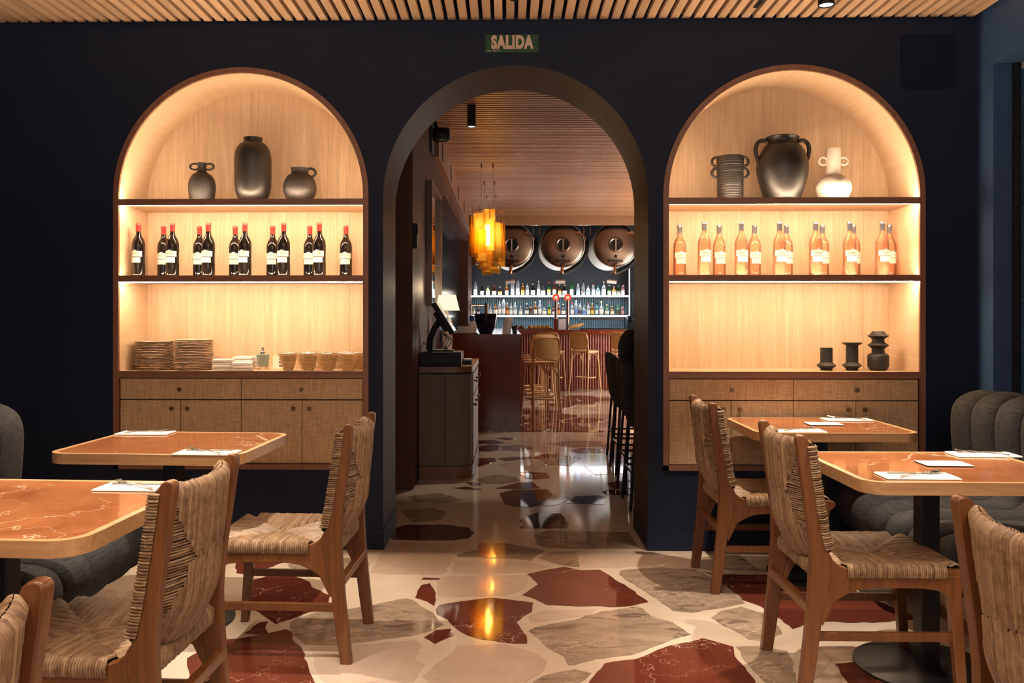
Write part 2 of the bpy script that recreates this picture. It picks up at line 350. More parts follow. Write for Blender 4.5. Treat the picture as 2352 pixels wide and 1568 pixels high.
mb=MB(); mb.box(WX+0.10,WX+0.138,y1-0.022,y1,zb,zt); mb.obj('recess_trim',M['black'],wr)
tm=MB().box(-0.008,0,0,0.146,0,0.046).mesh('tile',M['bluet'],0)
rows=int((zt-zb)/0.0495)
for r in range(rows):
    for c in range(3):
        place(tm,'tile',wr,(WX+0.139,y1-0.024-0.149*(c+1)-(0.0745 if r%2 else 0)*0,zb+0.002+r*0.0495))
mb=MB()
for r in range(rows):
    for c in range(3,31): mb.box(WX+0.131,WX+0.139,y1-0.024-0.149*(c+1),y1-0.027-0.149*c,zb+0.002+r*0.0495,zb+0.048+r*0.0495)
mb.obj('far_tiles',M['bluet'],wr,smooth=0,kind='stuff')
mb=MB(); mb.add([(-3.1,-2.5,0),(-3.1,4.8,0),(-3.1,4.8,3.1),(-3.1,-2.5,3.1)],[(0,1,2,3)])
o=mb.obj('wall_left',M['navy'],smooth=0); structure(o,'plain navy side wall behind the left banquette','wall')
# ceilings
mb=MB(); mb.box(-3.1,2.627,-2.5,4.8,3.05,3.12); ce=mb.obj('ceiling',M['dark'],smooth=0)
structure(ce,'pale oak slatted ceiling of the front dining room','ceiling')
sm=MB().box(0,0.0435,-2.4,4.785,CZ,CZ+0.03).mesh('slat',M['slat'],0)
for k in range(87): place(sm,'slat',ce,(-3.09+k*0.0656+0.002,0,random.uniform(-0.0012,0.0012)))
mb=MB(); mb.box(-1.7,3.6,5.33,17.5,BZ+0.065,BZ+0.12); cb=mb.obj('ceiling',M['dark'],smooth=0)
structure(cb,'oak slatted ceiling, lamplight red in its colour, of the bar room behind the arch','ceiling')
sm=MB().box(-0.66,3.6,0,0.044,BZ,BZ+0.03).mesh('slat',M['slatx'],0)
for k in range(138): place(sm,'slat',cb,(0,5.37+k*0.072,random.uniform(-0.001,0.001)))
# bar room walls
mb=MB(); LX=-0.72; ya,yb,za=9.05,15.6,2.72
mb.box(-1.7,LX,6.46,ya,0,3.2); mb.box(-0.98,-0.9,ya,17.4,0,3.2); mb.box(-0.9,LX,yb,17.4,0,3.2); mb.box(-0.9,LX,ya,yb,0,0.9)
# arched head of the recess
n=14; rr=0.75
Pa=[(ya,za-rr)]+[(ya+rr-rr*math.cos(PI/2*k/n),za-rr+rr*math.sin(PI/2*k/n)) for k in range(1,n+1)]+[(yb,za),(yb,3.2),(ya,3.2)]
mb.prism(Pa,'x',-0.9,LX)
wl=mb.obj('wall_left',M['corr'],smooth=0); structure(wl,'plum brown side wall of the bar room with a long tiled recess','wall')
mb=MB()
for r in range(37):
    mb.box(-0.9,-0.893,ya,yb,0.9+r*0.05,0.946+r*0.05)
mb.obj('recess_tiles',M['tealt'],wl,smooth=0,kind='stuff')
mb=MB(); mb.box(-1.7,-1.65,5.33,6.46,0,3.2); o=mb.obj('wall_side',M['dark'],smooth=0); structure(o,'dark side passage left of the doorway arch','wall')
mb=MB(); mb.box(3.6,3.65,5.33,17.5,0,3.2); o=mb.obj('wall_right',M['corr'],smooth=0); structure(o,'right hand side wall of the bar room','wall')
mb=MB(); mb.box(-1,3.6,17.4,17.5,0,3.2); wb=mb.obj('wall_back',M['slate'],smooth=0); structure(wb,'slate blue wall behind the bar shelves','wall')
mb=MB()
for k in range(74):
    x=-0.75+k*0.046; mb.lathe([(0.022,0.0),(0.022,0.86)],(x,17.4,1.0),6,0,PI,2*PI)
mb.obj('fluted_tiles',M['flute'],wb,smooth=60,kind='stuff')
# wooden bulkhead along the ceiling edge with slot vents
mb=MB(); mb.box(LX,LX+0.06,8.2,17.3,2.86,BZ); tr=mb.obj('trim_1',M['oakdx'],smooth=0); structure(tr,'brown timber bulkhead under the ceiling along the bar room wall','trim')
for y in (8.6,9.9,11.4,12.9): MB().box(LX+0.055,LX+0.066,y,y+0.16,2.9,3.08).obj('slot_vent',M['black'],tr,smooth=0)
mb=MB(); mb.box(LX,3.6,15.32,15.5,2.99,BZ+0.06); o=mb.obj('trim_2',M['slatx'],smooth=0); structure(o,'timber bulkhead at the far end of the slatted bar ceiling','trim')
# ---------------------------------------------------------------- floor
mb=MB(); mb.box(-3.1,3.65,-2.5,17.5,-0.05,-0.0015); fl=mb.obj('floor',M['cream'],smooth=0); structure(fl,'polished cream terrazzo floor inlaid with big broken marble slabs','floor')
STONES=[
('r',[(-0.32,3.82),(-0.31,3.87),(-0.2,3.93),(-0.08,3.98),(0.02,3.95),(0.12,3.91),(0.11,3.79),(0.07,3.73),(0.04,3.66),(0.06,3.58),(0.08,3.5),(0.08,3.42),(0.02,3.42),(-0.1,3.46),(-0.16,3.5),(-0.21,3.57),(-0.26,3.69),(-0.31,3.75)]),
('r',[(0.1,4.35),(0.2,4.42),(0.3,4.48),(0.38,4.42),(0.48,4.43),(0.53,4.3),(0.6,4.11),(0.65,3.93),(0.57,3.88),(0.5,3.86),(0.29,3.87),(0.18,3.88),(0.13,3.96),(0.07,4.02),(0.12,4.12),(0.15,4.18),(0.14,4.23)]),
('r',[(0.35,3.18),(0.37,3.23),(0.49,3.27),(0.57,3.34),(0.65,3.41),(0.74,3.45),(0.8,3.49),(0.9,3.4),(0.88,3.31),(0.89,3.2),(0.89,3.06),(0.87,2.99),(0.78,2.88),(0.5,2.83),(0.23,2.87),(0.29,3.05)]),
('r',[(-0.43,3.97),(-0.43,4.07),(-0.42,4.16),(-0.38,4.19),(-0.34,4.04),(-0.33,3.94),(-0.33,3.86),(-0.37,3.92)]),
('r',[(-0.34,3.48),(-0.3,3.56),(-0.23,3.58),(-0.22,3.5),(-0.29,3.41)]),
('r',[(-0.43,4.25),(-0.42,4.28),(-0.34,4.27),(-0.33,4.25)]),
('r',[(-1.23,4.27),(-1.15,4.37),(-0.98,4.2),(-0.95,4.12),(-0.84,4.0),(-0.82,3.87),(-0.82,3.79),(-0.88,3.77),(-0.94,3.68),(-0.99,3.62),(-1.03,3.67),(-1.1,3.76),(-1.15,3.81),(-1.24,4.06),(-1.28,4.21)]),
('r',[(-1.39,4.34),(-1.34,4.32),(-1.3,4.34),(-1.25,4.43),(-1.16,4.63),(-1.27,4.7),(-1.48,4.75),(-1.51,4.67)]),
('r',[(-1.09,3.51),(-1.06,3.64),(-1.03,3.65),(-1.02,3.57),(-0.99,3.51),(-1.01,3.5)]),
('r',[(-1.18,3.43),(-1.08,3.46),(-1.0,3.51),(-0.93,3.56),(-0.9,3.53),(-0.86,3.42),(-0.82,3.37),(-0.76,3.22),(-0.73,3.13),(-0.69,3.04),(-0.68,2.96),(-0.75,2.85),(-0.93,2.85),(-1.1,2.93),(-1.23,3.25)]),
('d',[(-0.7,5.08),(-0.7,5.26),(-0.64,5.37),(-0.41,5.38),(-0.24,5.3),(-0.2,5.17),(-0.23,5.05),(-0.33,5.0),(-0.54,5.0),(-0.68,5.01)]),
('d',[(0.07,5.29),(0.11,5.41),(0.08,5.49),(0.11,5.6),(0.2,5.72),(0.36,5.7),(0.39,5.4),(0.37,5.29),(0.17,5.29)]),
('r',[(1.01,4.41),(1.07,4.36),(1.33,4.36),(1.67,4.12),(1.74,3.88),(1.8,3.73),(1.71,3.71),(1.57,3.68),(1.33,3.69),(1.2,3.6),(1.18,3.75),(1.15,3.88),(1.09,3.97),(1.06,4.11),(1.07,4.29)]),
('r',[(1.24,3.24),(1.38,3.27),(1.55,3.33),(1.62,3.22),(1.54,3.02),(1.33,2.9),(1.22,3.02)]),
('r',[(1.43,3.42),(1.54,3.43),(1.62,3.34),(1.58,3.32),(1.51,3.36)]),
('g',[(-0.93,3.62),(-0.92,3.69),(-0.83,3.78),(-0.69,3.82),(-0.61,3.87),(-0.47,3.96),(-0.43,3.93),(-0.4,3.87),(-0.33,3.77),(-0.3,3.68),(-0.27,3.63),(-0.31,3.56),(-0.38,3.5),(-0.49,3.46),(-0.62,3.41),(-0.69,3.39),(-0.81,3.4),(-0.86,3.47),(-0.91,3.54)]),
('g',[(-1.16,4.48),(-1.13,4.59),(-1.02,4.62),(-0.76,4.62),(-0.73,4.5),(-0.74,4.38),(-0.8,4.26),(-0.91,4.26),(-1.0,4.3),(-1.09,4.37)]),
('p',[(-0.7,4.35),(-0.7,4.57),(-0.7,4.95),(-0.3,4.93),(-0.3,4.61),(-0.32,4.36),(-0.35,4.32),(-0.54,4.33)]),
('p',[(-0.35,4.22),(-0.33,4.29),(-0.12,4.33),(0.11,4.33),(0.1,4.23),(0.06,4.08),(-0.01,4.01),(-0.27,3.98),(-0.32,4.0),(-0.34,4.11)]),
('g',[(0.09,3.56),(0.12,3.6),(0.29,3.69),(0.42,3.8),(0.59,3.87),(0.61,3.84),(0.63,3.75),(0.71,3.67),(0.76,3.53),(0.71,3.5),(0.6,3.41),(0.48,3.31),(0.34,3.27),(0.25,3.21),(0.23,3.21),(0.22,3.29),(0.16,3.38),(0.13,3.47)]),
('g',[(0.57,4.35),(0.59,4.42),(0.82,4.48),(0.96,4.48),(1.02,4.33),(1.05,4.25),(1.09,4.04),(1.09,3.92),(0.95,3.85),(0.82,3.79),(0.74,3.81),(0.69,3.99),(0.63,4.15)]),
('g',[(0.89,3.73),(0.95,3.81),(1.06,3.87),(1.13,3.79),(1.15,3.61),(1.14,3.55),(1.05,3.46),(0.98,3.48),(0.97,3.53),(0.91,3.66)]),
('g',[(0.91,3.4),(1.01,3.41),(1.1,3.36),(1.09,3.28),(1.04,3.07),(1.02,2.99),(0.93,2.99),(0.92,3.13),(0.91,3.24)]),
('g',[(0.09,3.05),(0.13,3.11),(0.25,3.17),(0.31,3.14),(0.28,3.08),(0.23,3.02),(0.19,2.94),(0.09,2.94)]),
('g',[(0.17,5.14),(0.25,5.24),(0.74,5.2),(0.75,4.84),(0.38,4.82),(0.23,4.84),(0.17,4.92)]),
('g',[(-0.28,4.69),(-0.17,4.79),(-0.16,4.93),(-0.02,4.95),(0.21,4.79),(0.17,4.7),(0.12,4.59),(-0.02,4.64),(-0.27,4.65)]),
('g',[(0.17,4.64),(0.25,4.76),(0.38,4.77),(0.39,4.67),(0.38,4.47),(0.29,4.51)]),
('p',[(0.39,4.47),(0.41,4.74),(0.76,4.75),(0.86,4.64),(0.83,4.55),(0.57,4.46)]),
('p',[(-0.29,4.36),(-0.28,4.57),(-0.05,4.58),(0.12,4.56),(0.22,4.49),(0.11,4.37),(-0.16,4.34)]),
('p',[(0.09,3.73),(0.15,3.8),(0.4,3.83),(0.35,3.75),(0.3,3.73),(0.1,3.65)]),
('p',[(0.86,4.68),(1.01,4.71),(0.99,4.44),(0.82,4.47)]),
('g',[(1.06,4.67),(1.28,4.73),(1.31,4.44),(1.05,4.43),(1.01,4.46)]),
('g',[(1.43,3.55),(1.61,3.6),(1.76,3.59),(1.71,3.49),(1.46,3.51)]),
('p',[(1.2,3.4),(1.38,3.42),(1.36,3.29),(1.23,3.26),(1.1,3.08),(1.09,3.18)]),
('p',[(-0.78,3.36),(-0.56,3.4),(-0.37,3.45),(-0.34,3.39),(-0.35,3.25),(-0.31,3.2),(-0.34,3.05),(-0.64,3.03),(-0.69,3.1),(-0.72,3.18)]),
('p',[(-0.2,3.39),(-0.01,3.41),(0.12,3.31),(0.15,3.24),(0.13,3.15),(0.06,3.05),(-0.25,3.01),(-0.31,3.1),(-0.26,3.23),(-0.21,3.34)]),
('d',[(-0.06,6.35),(0.05,6.47),(0.3,6.51),(0.33,6.36),(0.34,6.19),(0.28,6.03),(0.16,5.88),(0.05,5.91),(-0.02,5.99)]),
('g',[(0.34,6.27),(0.46,6.22),(0.37,5.97),(0.2,5.9)]),
('d',[(0.41,6.03),(0.5,6.25),(0.68,6.28),(0.72,6.2),(0.68,5.98),(0.55,5.99)]),
('g',[(-0.73,6.23),(-0.5,6.34),(-0.32,6.12),(-0.44,6.01),(-0.65,6.04)]),
('g',[(-0.72,5.76),(-0.52,5.86),(-0.41,5.71),(-0.43,5.49),(-0.61,5.44)]),
('r',[(0.1,7.11),(0.21,7.22),(0.33,7.18),(0.35,6.97),(0.24,6.9),(0.15,6.93)]),
('r',[(-0.09,6.53),(0.09,6.76),(0.21,6.79),(0.25,6.54),(0.05,6.5)]),
('g',[(-0.26,6.92),(-0.1,7.1),(0.08,7.0),(0.1,6.83),(-0.05,6.69),(-0.2,6.69)]),
('p',[(-0.08,7.61),(0.21,7.88),(0.35,7.62),(0.25,7.26),(0.06,7.18)]),
('g',[(0.28,7.97),(0.49,8.21),(0.7,7.98),(0.55,7.54),(0.35,7.62)]),
('r',[(-0.42,6.53),(-0.32,6.59),(-0.19,6.5),(-0.26,6.46)]),
('r',[(-0.33,6.75),(-0.25,6.79),(-0.2,6.67),(-0.27,6.62)]),
('r',[(-0.29,7.92),(-0.12,7.95),(-0.1,7.78),(-0.26,7.45)]),
('r',[(-0.09,7.92),(0.07,8.01),(0.22,8.02),(0.23,7.92),(0.07,7.83),(-0.02,7.79)]),
('r',[(-0.3,8.61),(-0.19,8.77),(-0.08,8.75),(-0.09,8.4),(-0.18,8.33),(-0.29,8.35)]),
('g',[(-0.06,8.66),(0.12,8.78),(0.27,8.56),(0.13,8.35),(-0.04,8.35)]),
('r',[(0.23,7.97),(0.36,8.18),(0.48,8.16),(0.46,7.97),(0.27,7.9)]),
('r',[(0.63,8.44),(0.77,8.59),(0.93,8.47),(0.93,8.29),(0.68,8.26)]),
('r',[(0.79,6.74),(0.88,6.84),(0.98,6.79),(0.94,6.55),(0.82,6.52)]),
('d',[(0.71,6.42),(0.78,6.49),(0.92,6.46),(0.9,6.31),(0.74,6.31)]),
('p',[(0.68,7.54),(0.89,7.67),(1.03,7.47),(0.98,7.16),(0.73,7.12)]),
('r',[(0.5,9.57),(0.7,9.71),(0.91,9.58),(0.82,9.32),(0.6,9.2)]),
('r',[(-0.13,9.24),(-0.03,9.31),(0.09,9.27),(0.02,9.12)]),
('r',[(-0.32,9.06),(-0.13,9.12),(-0.03,8.89),(-0.19,8.83),(-0.31,8.83)]),
('r',[(0.23,10.76),(0.58,10.85),(0.85,10.77),(0.68,10.53),(0.36,10.44)]),
('g',[(0.41,8.9),(0.71,9.08),(0.99,9.02),(1.0,8.74),(0.66,8.62)]),
('g',[(0.88,10.07),(1.02,10.14),(1.16,10.04),(1.07,9.86)]),
('r',[(0.32,11.67),(0.53,11.88),(0.71,11.58),(0.6,11.21),(0.39,11.29)]),
('r',[(0.58,13.77),(0.77,13.86),(0.76,13.25),(0.61,13.17)]),
('r',[(0.76,14.2),(0.93,14.35),(1.06,14.12),(0.9,13.91)]),
('g',[(1.06,13.92),(1.36,14.06),(1.36,13.52),(1.05,13.43)]),
]

def ragged(P,amp,seed):
    rnd=random.Random(seed); out=[]
    for (a,b),(c,d) in zip(P,P[1:]+P[:1]):
        L=math.hypot(c-a,d-b); n=max(1,min(8,int(L/0.035))); out.append((a,b))
        for k in range(1,n):
            t=k/n; j=rnd.uniform(-amp,amp)*min(1,L*6); out.append((a+(c-a)*t-(d-b)/L*j,b+(d-b)*t+(c-a)/L*j))
    return out
def stone(P,mat,seed):
    cx=sum(p[0] for p in P)/len(P); cy=sum(p[1] for p in P)/len(P)
    Q=[(x-cx,y-cy) for x,y in ragged(P,0.006,seed)]
    A=sum(a[0]*b[1]-b[0]*a[1] for a,b in zip(Q,Q[1:]+Q[:1]))
    if A<0: Q=Q[::-1]
    return MB().prism(Q,'z',-0.012,0.0).obj('stone',mat,fl,smooth=0,loc=(cx,cy,(seed%97)*2e-5))
KM={'r':M['red'],'d':M['redd'],'g':M['grey'],'p':M['pink']}
STONES=[(k,P) for k,P in STONES if max(p[1] for p in P)<9.7]
for i,(k,P) in enumerate(STONES): stone(P,KM[k],i)
rnd=random.Random(11)
def clear(x,y):
    return all((x-sum(p[0] for p in P)/len(P))**2+(y-sum(p[1] for p in P)/len(P))**2>(0.12+0.55*max(abs(p[0]-P[0][0])+abs(p[1]-P[0][1]) for p in P))**2 for k,P in STONES)
def inside_traced(x,y):
    return (4.95<y<9.6 and -0.45<x<0.85) or (2.6<y<4.95 and -1.45<x<1.85)
def clip(P,nx,ny,d):
    out=[]
    for a,b in zip(P,P[1:]+P[:1]):
        da=a[0]*nx+a[1]*ny-d; db=b[0]*nx+b[1]*ny-d
        if da<=0: out.append(a)
        if (da<0<db) or (db<0<da): t=da/(da-db); out.append((a[0]+(b[0]-a[0])*t,a[1]+(b[1]-a[1])*t))
    return out
def scatter(x0,x1,y0,y1,dx,dy,seed,keep=.86):
    rnd=random.Random(seed); S=[]; row=0; y=y0+dy/2
    while y<y1:
        x=x0+dx/2-(row%2)*dx/2
        while x<x1+dx/2: S.append((x+rnd.uniform(-.3,.3)*dx,y+rnd.uniform(-.3,.3)*dy)); x+=dx
        y+=dy; row+=1
    for i,(x,y) in enumerate(S):
        if rnd.random()>keep: continue
        g=rnd.uniform(.008,.028); P=[(x0+.01,y0+.02),(x1-.01,y0+.02),(x1-.01,y1-.02),(x0+.01,y1-.02)]
        for u,v in S:
            if (u,v)!=(x,y) and abs(u-x)<2*dx and abs(v-y)<2*dy:
                L=math.hypot(u-x,v-y); nx,ny=(u-x)/L,(v-y)/L; P=clip(P,nx,ny,(x*nx+y*ny)+L/2-g)
        if len(P)<3: continue
        A=abs(sum(a[0]*b[1]-b[0]*a[1] for a,b in zip(P,P[1:]+P[:1])))/2
        if A<.012: continue
        Q=[]
        for a,b in zip(P,P[1:]+P[:1]):   # blunt the corners
            L=math.hypot(b[0]-a[0],b[1]-a[1]); t=min(.3,.035/max(L,.01)); Q+=[(a[0]+(b[0]-a[0])*t,a[1]+(b[1]-a[1])*t),(b[0]+(a[0]-b[0])*t,b[1]+(a[1]-b[1])*t)]
        stone(Q,rnd.choice([M['red'],M['redd'],M['grey'],M['grey'],M['pink'],M['pink'],M['red']]),seed*100+i)
scatter(-.66,2.6,9.75,15.65,.62,.46,31)
scatter(.95,2.6,5.4,9.7,.6,.5,32)
scatter(-3.05,-1.5,1.7,4.75,.6,.5,33); scatter(1.9,2.6,1.7,4.75,.5,.5,34); scatter(-1.45,1.85,1.5,2.85,.6,.5,35)
# ---------------------------------------------------------------- arched cabinets
def cabinet(i):
    x0,x1=NI[i]; t=0.031; yb=5.19; side='left' if i==0 else 'right'
    c=thing('arched_cabinet','built-in arched oak cabinet with lit shelves holding '+('red wine and plates' if i==0 else 'rosé wine and black candle holders'),'cabinet',((x0+x1)/2,D,NZ0))
    ox=(x0+x1)/2; h=(x1-x0)/2; top=NTOP-NZ0
    Po=arch_path(-h,h,top,0); Pi=arch_path(-h+t,h-t,top-t,0)
    mb=MB(); yf=-0.012; n=len(Po)
    vs=[(p[0],yf,p[1]) for p in Po]+[(p[0],yf,p[1]) for p in Pi]+[(p[0],0.03,p[1]) for p in Po]+[(p[0],0.006,p[1]) for p in Pi]
    fs=[]
    for k in range(n-1): fs+= [(k+1,k,n+k,n+k+1),(k,k+1,2*n+k+1,2*n+k),(n+k+1,n+k,3*n+k,3*n+k+1)]
    mb.add(vs,fs); mb.box(-h,h,yf,0.39,0,0.03); mb.obj('frame',M['oakd'],c,smooth=40)
    zc=1.003-NZ0
    mb=MB()
    P=[p for p in arch_path(-h+t,h-t,top-t,zc)]
    mb.strip(P,0.006,0.39)
    mb.obj('arch_lining',M['oakc'],c,smooth=40)
    # back panel: three veneer boards with fine joints
    mb=MB(); a0=-h+t
    for u0,u1 in ((-h+t,0.545),(0.545,h-t)):
        pts=[(u0+0.0008,zc),(u1-0.0008,zc)]
        xs=[(u0+u1)/2+((u1-u0)/2-0.0008)*math.cos(PI*k/70) for k in range(71)]
        pts+= [(x,archz(x,-h+t-.004,h-t+.004,top-t+.004)) for x in xs]
        mb.prism(pts,'y',0.38,0.392)
    mb.obj('back_panel',M['oakl'],c,smooth=0)
    for zt,th,nm in ((1.979,0.026,'upper_shelf'),(1.545,0.032,'lower_shelf'),(1.003,0.036,'countertop')):
        z=zt-NZ0; hw=h-t-0.001
        s=MB().box(-hw,hw,0.004,0.378,z-th,z).obj(nm,M['oakx'],c,smooth=0)
        MB().box(-hw,hw,-0.009,0.003,z-th-(0.007 if nm=='upper_shelf' else 0),z+0.003).obj('edge_band',M['oakdx'],s,smooth=0)
        if nm!='countertop':
            MB().box(-hw+0.01,hw-0.01,0.016,0.026,z-th-0.005,z-th-0.0005).obj('led_strip',M['ledw'],s,smooth=0)
        if nm!='countertop':
            MB().box(-hw+0.01,hw-0.01,0.006,0.016 if nm=='upper_shelf' else 0.011,z+0.0003,z+0.0022).obj('led_strip',M['ledw'],s,smooth=0)
    # lower carcass and fronts
    MB().box(-h+0.001,h-0.001,0.031,0.37,0.032,zc-0.037).obj('carcass',M['dark'],c,smooth=0)
    knob=MB().lathe([(0.0,-0.026),(0.0115,-0.026),(0.0125,-0.022),(0.0125,-0.016),(0.006,-0.013),(0.006,0)],(0,0,0),16,0,ax='y').mesh('knob',M['brass'],40)
    zd0,zd1=0.484-NZ0,0.840-NZ0; zr0,zr1=0.846-NZ0,0.962-NZ0
    def front(nm,a,b,z0,z1,kx,kz):
        o=MB().box(a+0.0018,b-0.0018,0.002,0.022,z0,z1).obj(nm,M['linen'],c,smooth=0,bevel=0.0012)
        place(knob,'knob',o,(kx,0.002,kz))
    xl,xr=-h+t+0.003,h-t-0.003
    q=(xr-xl)/4
    for a,b in ((xl,0),(0,xr)): front('drawer',a,b,zr0,zr1,(a+b)/2,(zr0+zr1)/2)
    for k in range(4): front('door',xl+q*k,xl+q*(k+1),zd0,zd1,(xl+q*(k+1)-0.045) if k%2==0 else (xl+q*k+0.045),zd1-0.045)
    return c
for i in (0,1): cabinet(i)
# exit sign
s=thing('exit_sign','green SALIDA exit sign on the wall above the doorway arch','sign',(0.027,D-0.0035,2.853))
MB().box(-0.15,0.15,-0.001,0.003,-0.051,0.051).obj('sign_board',M['green'],s,smooth=0)
lm=text_mesh('SALIDA',0.098,M['letter'],0.0055,0.66,0.0004,1.12)
place(lm,'lettering',s,(0.0,-0.0018,0.004),(R(90),0,0))
mb=MB()
for k,(x0,x1) in enumerate(((-.148,-.138),(-.135,-.118),(-.114,-.110),(-.106,-.088),(-.084,-.078),(-.072,-.066))):
    for q in range(2 if k else 1): mb.box(x0,x1,-.0016,-.001,-.043+q*.004-(.003 if k==0 else 0),-.041+q*.004-(.003 if k==0 else 0))
mb.obj('small_print',M['letter'],s,smooth=0)
# ---------------------------------------------------------------- vases
Z1,Z2,Z3=1.9795,1.5455,1.0035
def smoothp(P,all_=False,n=4):
    out=[]
    for i in range(len(P)-1):
        p0,p1,p2,p3=P[max(i-1,0)],P[i],P[i+1],P[min(i+2,len(P)-1)]
        L=math.dist(p1,p2)
        if not all_ and L<.013: out.append(tuple(p1)); continue
        for k in range(n):
            t=k/n; out.append(tuple(.5*(2*b+(c-a)*t+(2*a-5*b+4*c-d)*t*t+(3*b-a-3*c+d)*t**3) for a,b,c,d in zip(p0,p1,p2,p3)))
    out.append(tuple(P[-1])); return [(max(0,q[0]),max(0,q[1])) for q in out] if not all_ else out
def vase(nm,label,loc,prof,mat,handles=(),smooth=True):
    v=thing(nm,label,'vase',loc)
    MB().lathe(smoothp(prof) if smooth else prof,(0,0,0),40).obj('body',mat,v,smooth=50)
    for pts,r in handles: MB().tube(smoothp(pts,True),r,12).obj('handle',mat,v,smooth=60)
    return v
def arc(cx,cz,rx,rz,a0,a1,n=12,y=0): return [(cx+rx*math.cos(R(a0+(a1-a0)*k/n)),y,cz+rz*math.sin(R(a0+(a1-a0)*k/n))) for k in range(n+1)]
vase('loop_handled_vase','small grey clay vase with two loop ears on the left top shelf',(-1.794,4.97,Z1),
 [(0,0),(.058,0),(.066,.006),(.074,.05),(.078,.09),(.074,.13),(.058,.162),(.036,.178),(.026,.186),(.024,.205),(.026,.238),(.020,.238),(.018,.19)],M['clayd'],
 [(arc(.042,.216,.028,.018,170,-170),.006),(arc(-.042,.216,.028,.018,10,350),.006)])
vase('tall_vase','tall dark rounded clay vase at the middle of the left top shelf',(-1.493,4.97,Z1),
 [(0,0),(.06,0),(.066,.008),(.085,.03),(.1,.07),(.105,.12),(.106,.2),(.105,.27),(.096,.315),(.075,.345),(.056,.355),(.053,.362),(.055,.384),(.049,.384),(.046,.35)],M['clayb'])
vase('squat_vase','round squat dark clay jug with one ear on the left top shelf',(-1.216,4.97,Z1),
 [(0,0),(.045,0),(.05,.005),(.075,.025),(.092,.06),(.096,.09),(.088,.13),(.068,.16),(.05,.173),(.048,.18),(.053,.205),(.047,.205),(.044,.175)],M['clayd'],
 [(arc(.062,.178,.03,.025,120,-75),.008)])
cyl=[(0,0),(.070,0)]
for k in range(56): cyl+=[(.072+.005*(k/56)+(random.uniform(.0008,.0022) if k%2 else 0)+.0006*math.sin(k*2.1),.006+k*.00462)]
cyl+=[(.078,.265),(.070,.265),(.066,.2)]
vase('ribbed_vase','ribbed dark clay cylinder vase with double ears on the right top shelf',(1.296,4.97,Z1),cyl,M['clayd'],
 [(arc(s*.078,z,.028,.026,90,90-s*200),.008) for s in (1,-1) for z in (.235,.17)],smooth=False)
vase('amphora','big dark two-handled clay amphora in the middle of the right top shelf',(1.598,4.97,Z1),
 [(0,0),(.095,0),(.102,.02),(.125,.09),(.142,.16),(.145,.21),(.132,.27),(.108,.315),(.09,.335),(.084,.345),(.086,.36),(.096,.372),(.09,.378),(.078,.372),(.072,.34)],M['clayb'],
 [([(s*.092,0,.352),(s*.115,0,.358),(s*.142,0,.345),(s*.155,0,.31),(s*.15,0,.27),(s*.138,0,.235)],.012) for s in (1,-1)])
vase('necked_vase','white clay bottle vase with long neck and ears on the right top shelf',(1.892,4.97,Z1),
 [(0,0),(.05,0),(.06,.004),(.086,.03),(.1,.07),(.096,.105),(.075,.135),(.05,.15),(.041,.158),(.040,.2),(.041,.25),(.040,.309),(.033,.309),(.032,.17)],M['clayw'],
 [(arc(s*.058,.238,.024,.022,180 if s>0 else 0,-180 if s>0 else 360),.008) for s in (1,-1)])
vase('candle_holder','shortest black candle holder with a single low disc on the right counter',(1.852,4.97,Z3),
 [(0,0),(.032,0),(.034,.012),(.045,.02),(.056,.028),(.045,.038),(.035,.044),(.034,.05),(.034,.131),(.028,.131),(.028,.08)],M['blackm'],(),False)['category']='candle holder'
vase('candle_holder','black candle holder with flared rim between its two neighbours on the counter',(2.0,4.97,Z3),
 [(0,0),(.032,0),(.034,.012),(.045,.02),(.056,.028),(.045,.038),(.035,.044),(.034,.05),(.034,.145),(.048,.152),(.056,.158),(.056,.161),(.03,.155),(.026,.1)],M['blackm'],(),False)['category']='candle holder'
vase('stacked_disc_vase','tallest black vase with pot base and two discs on the right counter',(2.15,4.97,Z3),
 [(0,0),(.04,0),(.05,.008),(.058,.025),(.059,.085),(.05,.095),(.036,.101),(.034,.125),(.045,.135),(.059,.146),(.045,.156),(.035,.163),(.034,.182),(.045,.19),(.059,.2),(.045,.21),(.036,.22),(.034,.226),(.028,.226),(.026,.18)],M['blackm'],(),False)
# ---------------------------------------------------------------- wine bottles
BP=[(0,0.004),(.03,0),(.0355,.004),(.037,.012),(.037,.185),(.035,.203),(.028,.22),(.0185,.235),(.0145,.25),(.0138,.262)]
CP=[(.0145,.262),(.0148,.264),(.0148,.295),(.0155,.296),(.0155,.303),(.0148,.304),(.0148,.311),(.0,.312)]
def curved(w,h,z,r,mat,name='label',top=False):
    mb=MB(); n=14; a=w/r; vs=[]; fs=[]
    for k in range(n+1):
        t=-PI/2-a/2+a*k/n; e=(0.008*math.exp(-((k/n-.5)/.12)**2)) if top else 0
        for zz in (z,z+h+e): vs.append((r*math.cos(t),r*math.sin(t),zz))
    for k in range(n): fs.append((2*k,2*k+2,2*k+3,2*k+1))
    return mb.add(vs,fs).mesh(name,mat,60)
def bend(me,r,z,dz=0):
    for v in me.vertices:
        t=-PI/2+v.co.x/r; zz=z+v.co.y; v.co=(r*math.cos(t),r*math.sin(t),zz)
    me.update(); return me
body_r=MB().lathe(BP,(0,0,0),24).mesh('glass',M['wine'],50); cap_r=MB().lathe(CP,(0,0,0),20).mesh('foil',M['capred'],50)
body_p=MB().lathe(BP,(0,0,0),24).mesh('glass',M['rose'],50); cap_p=MB().lathe(CP,(0,0,0),20).mesh('foil',M['capgrey'],50)
lab1=curved(.086,.032,.115,.0375,M['label'],top=True); lab2=curved(.066,.031,.081,.0375,M['label'])
ltx=bend(text_mesh('RAMON BILBAO',.0085,M['ink'],.0001,.95,.0002),.0378,.131)
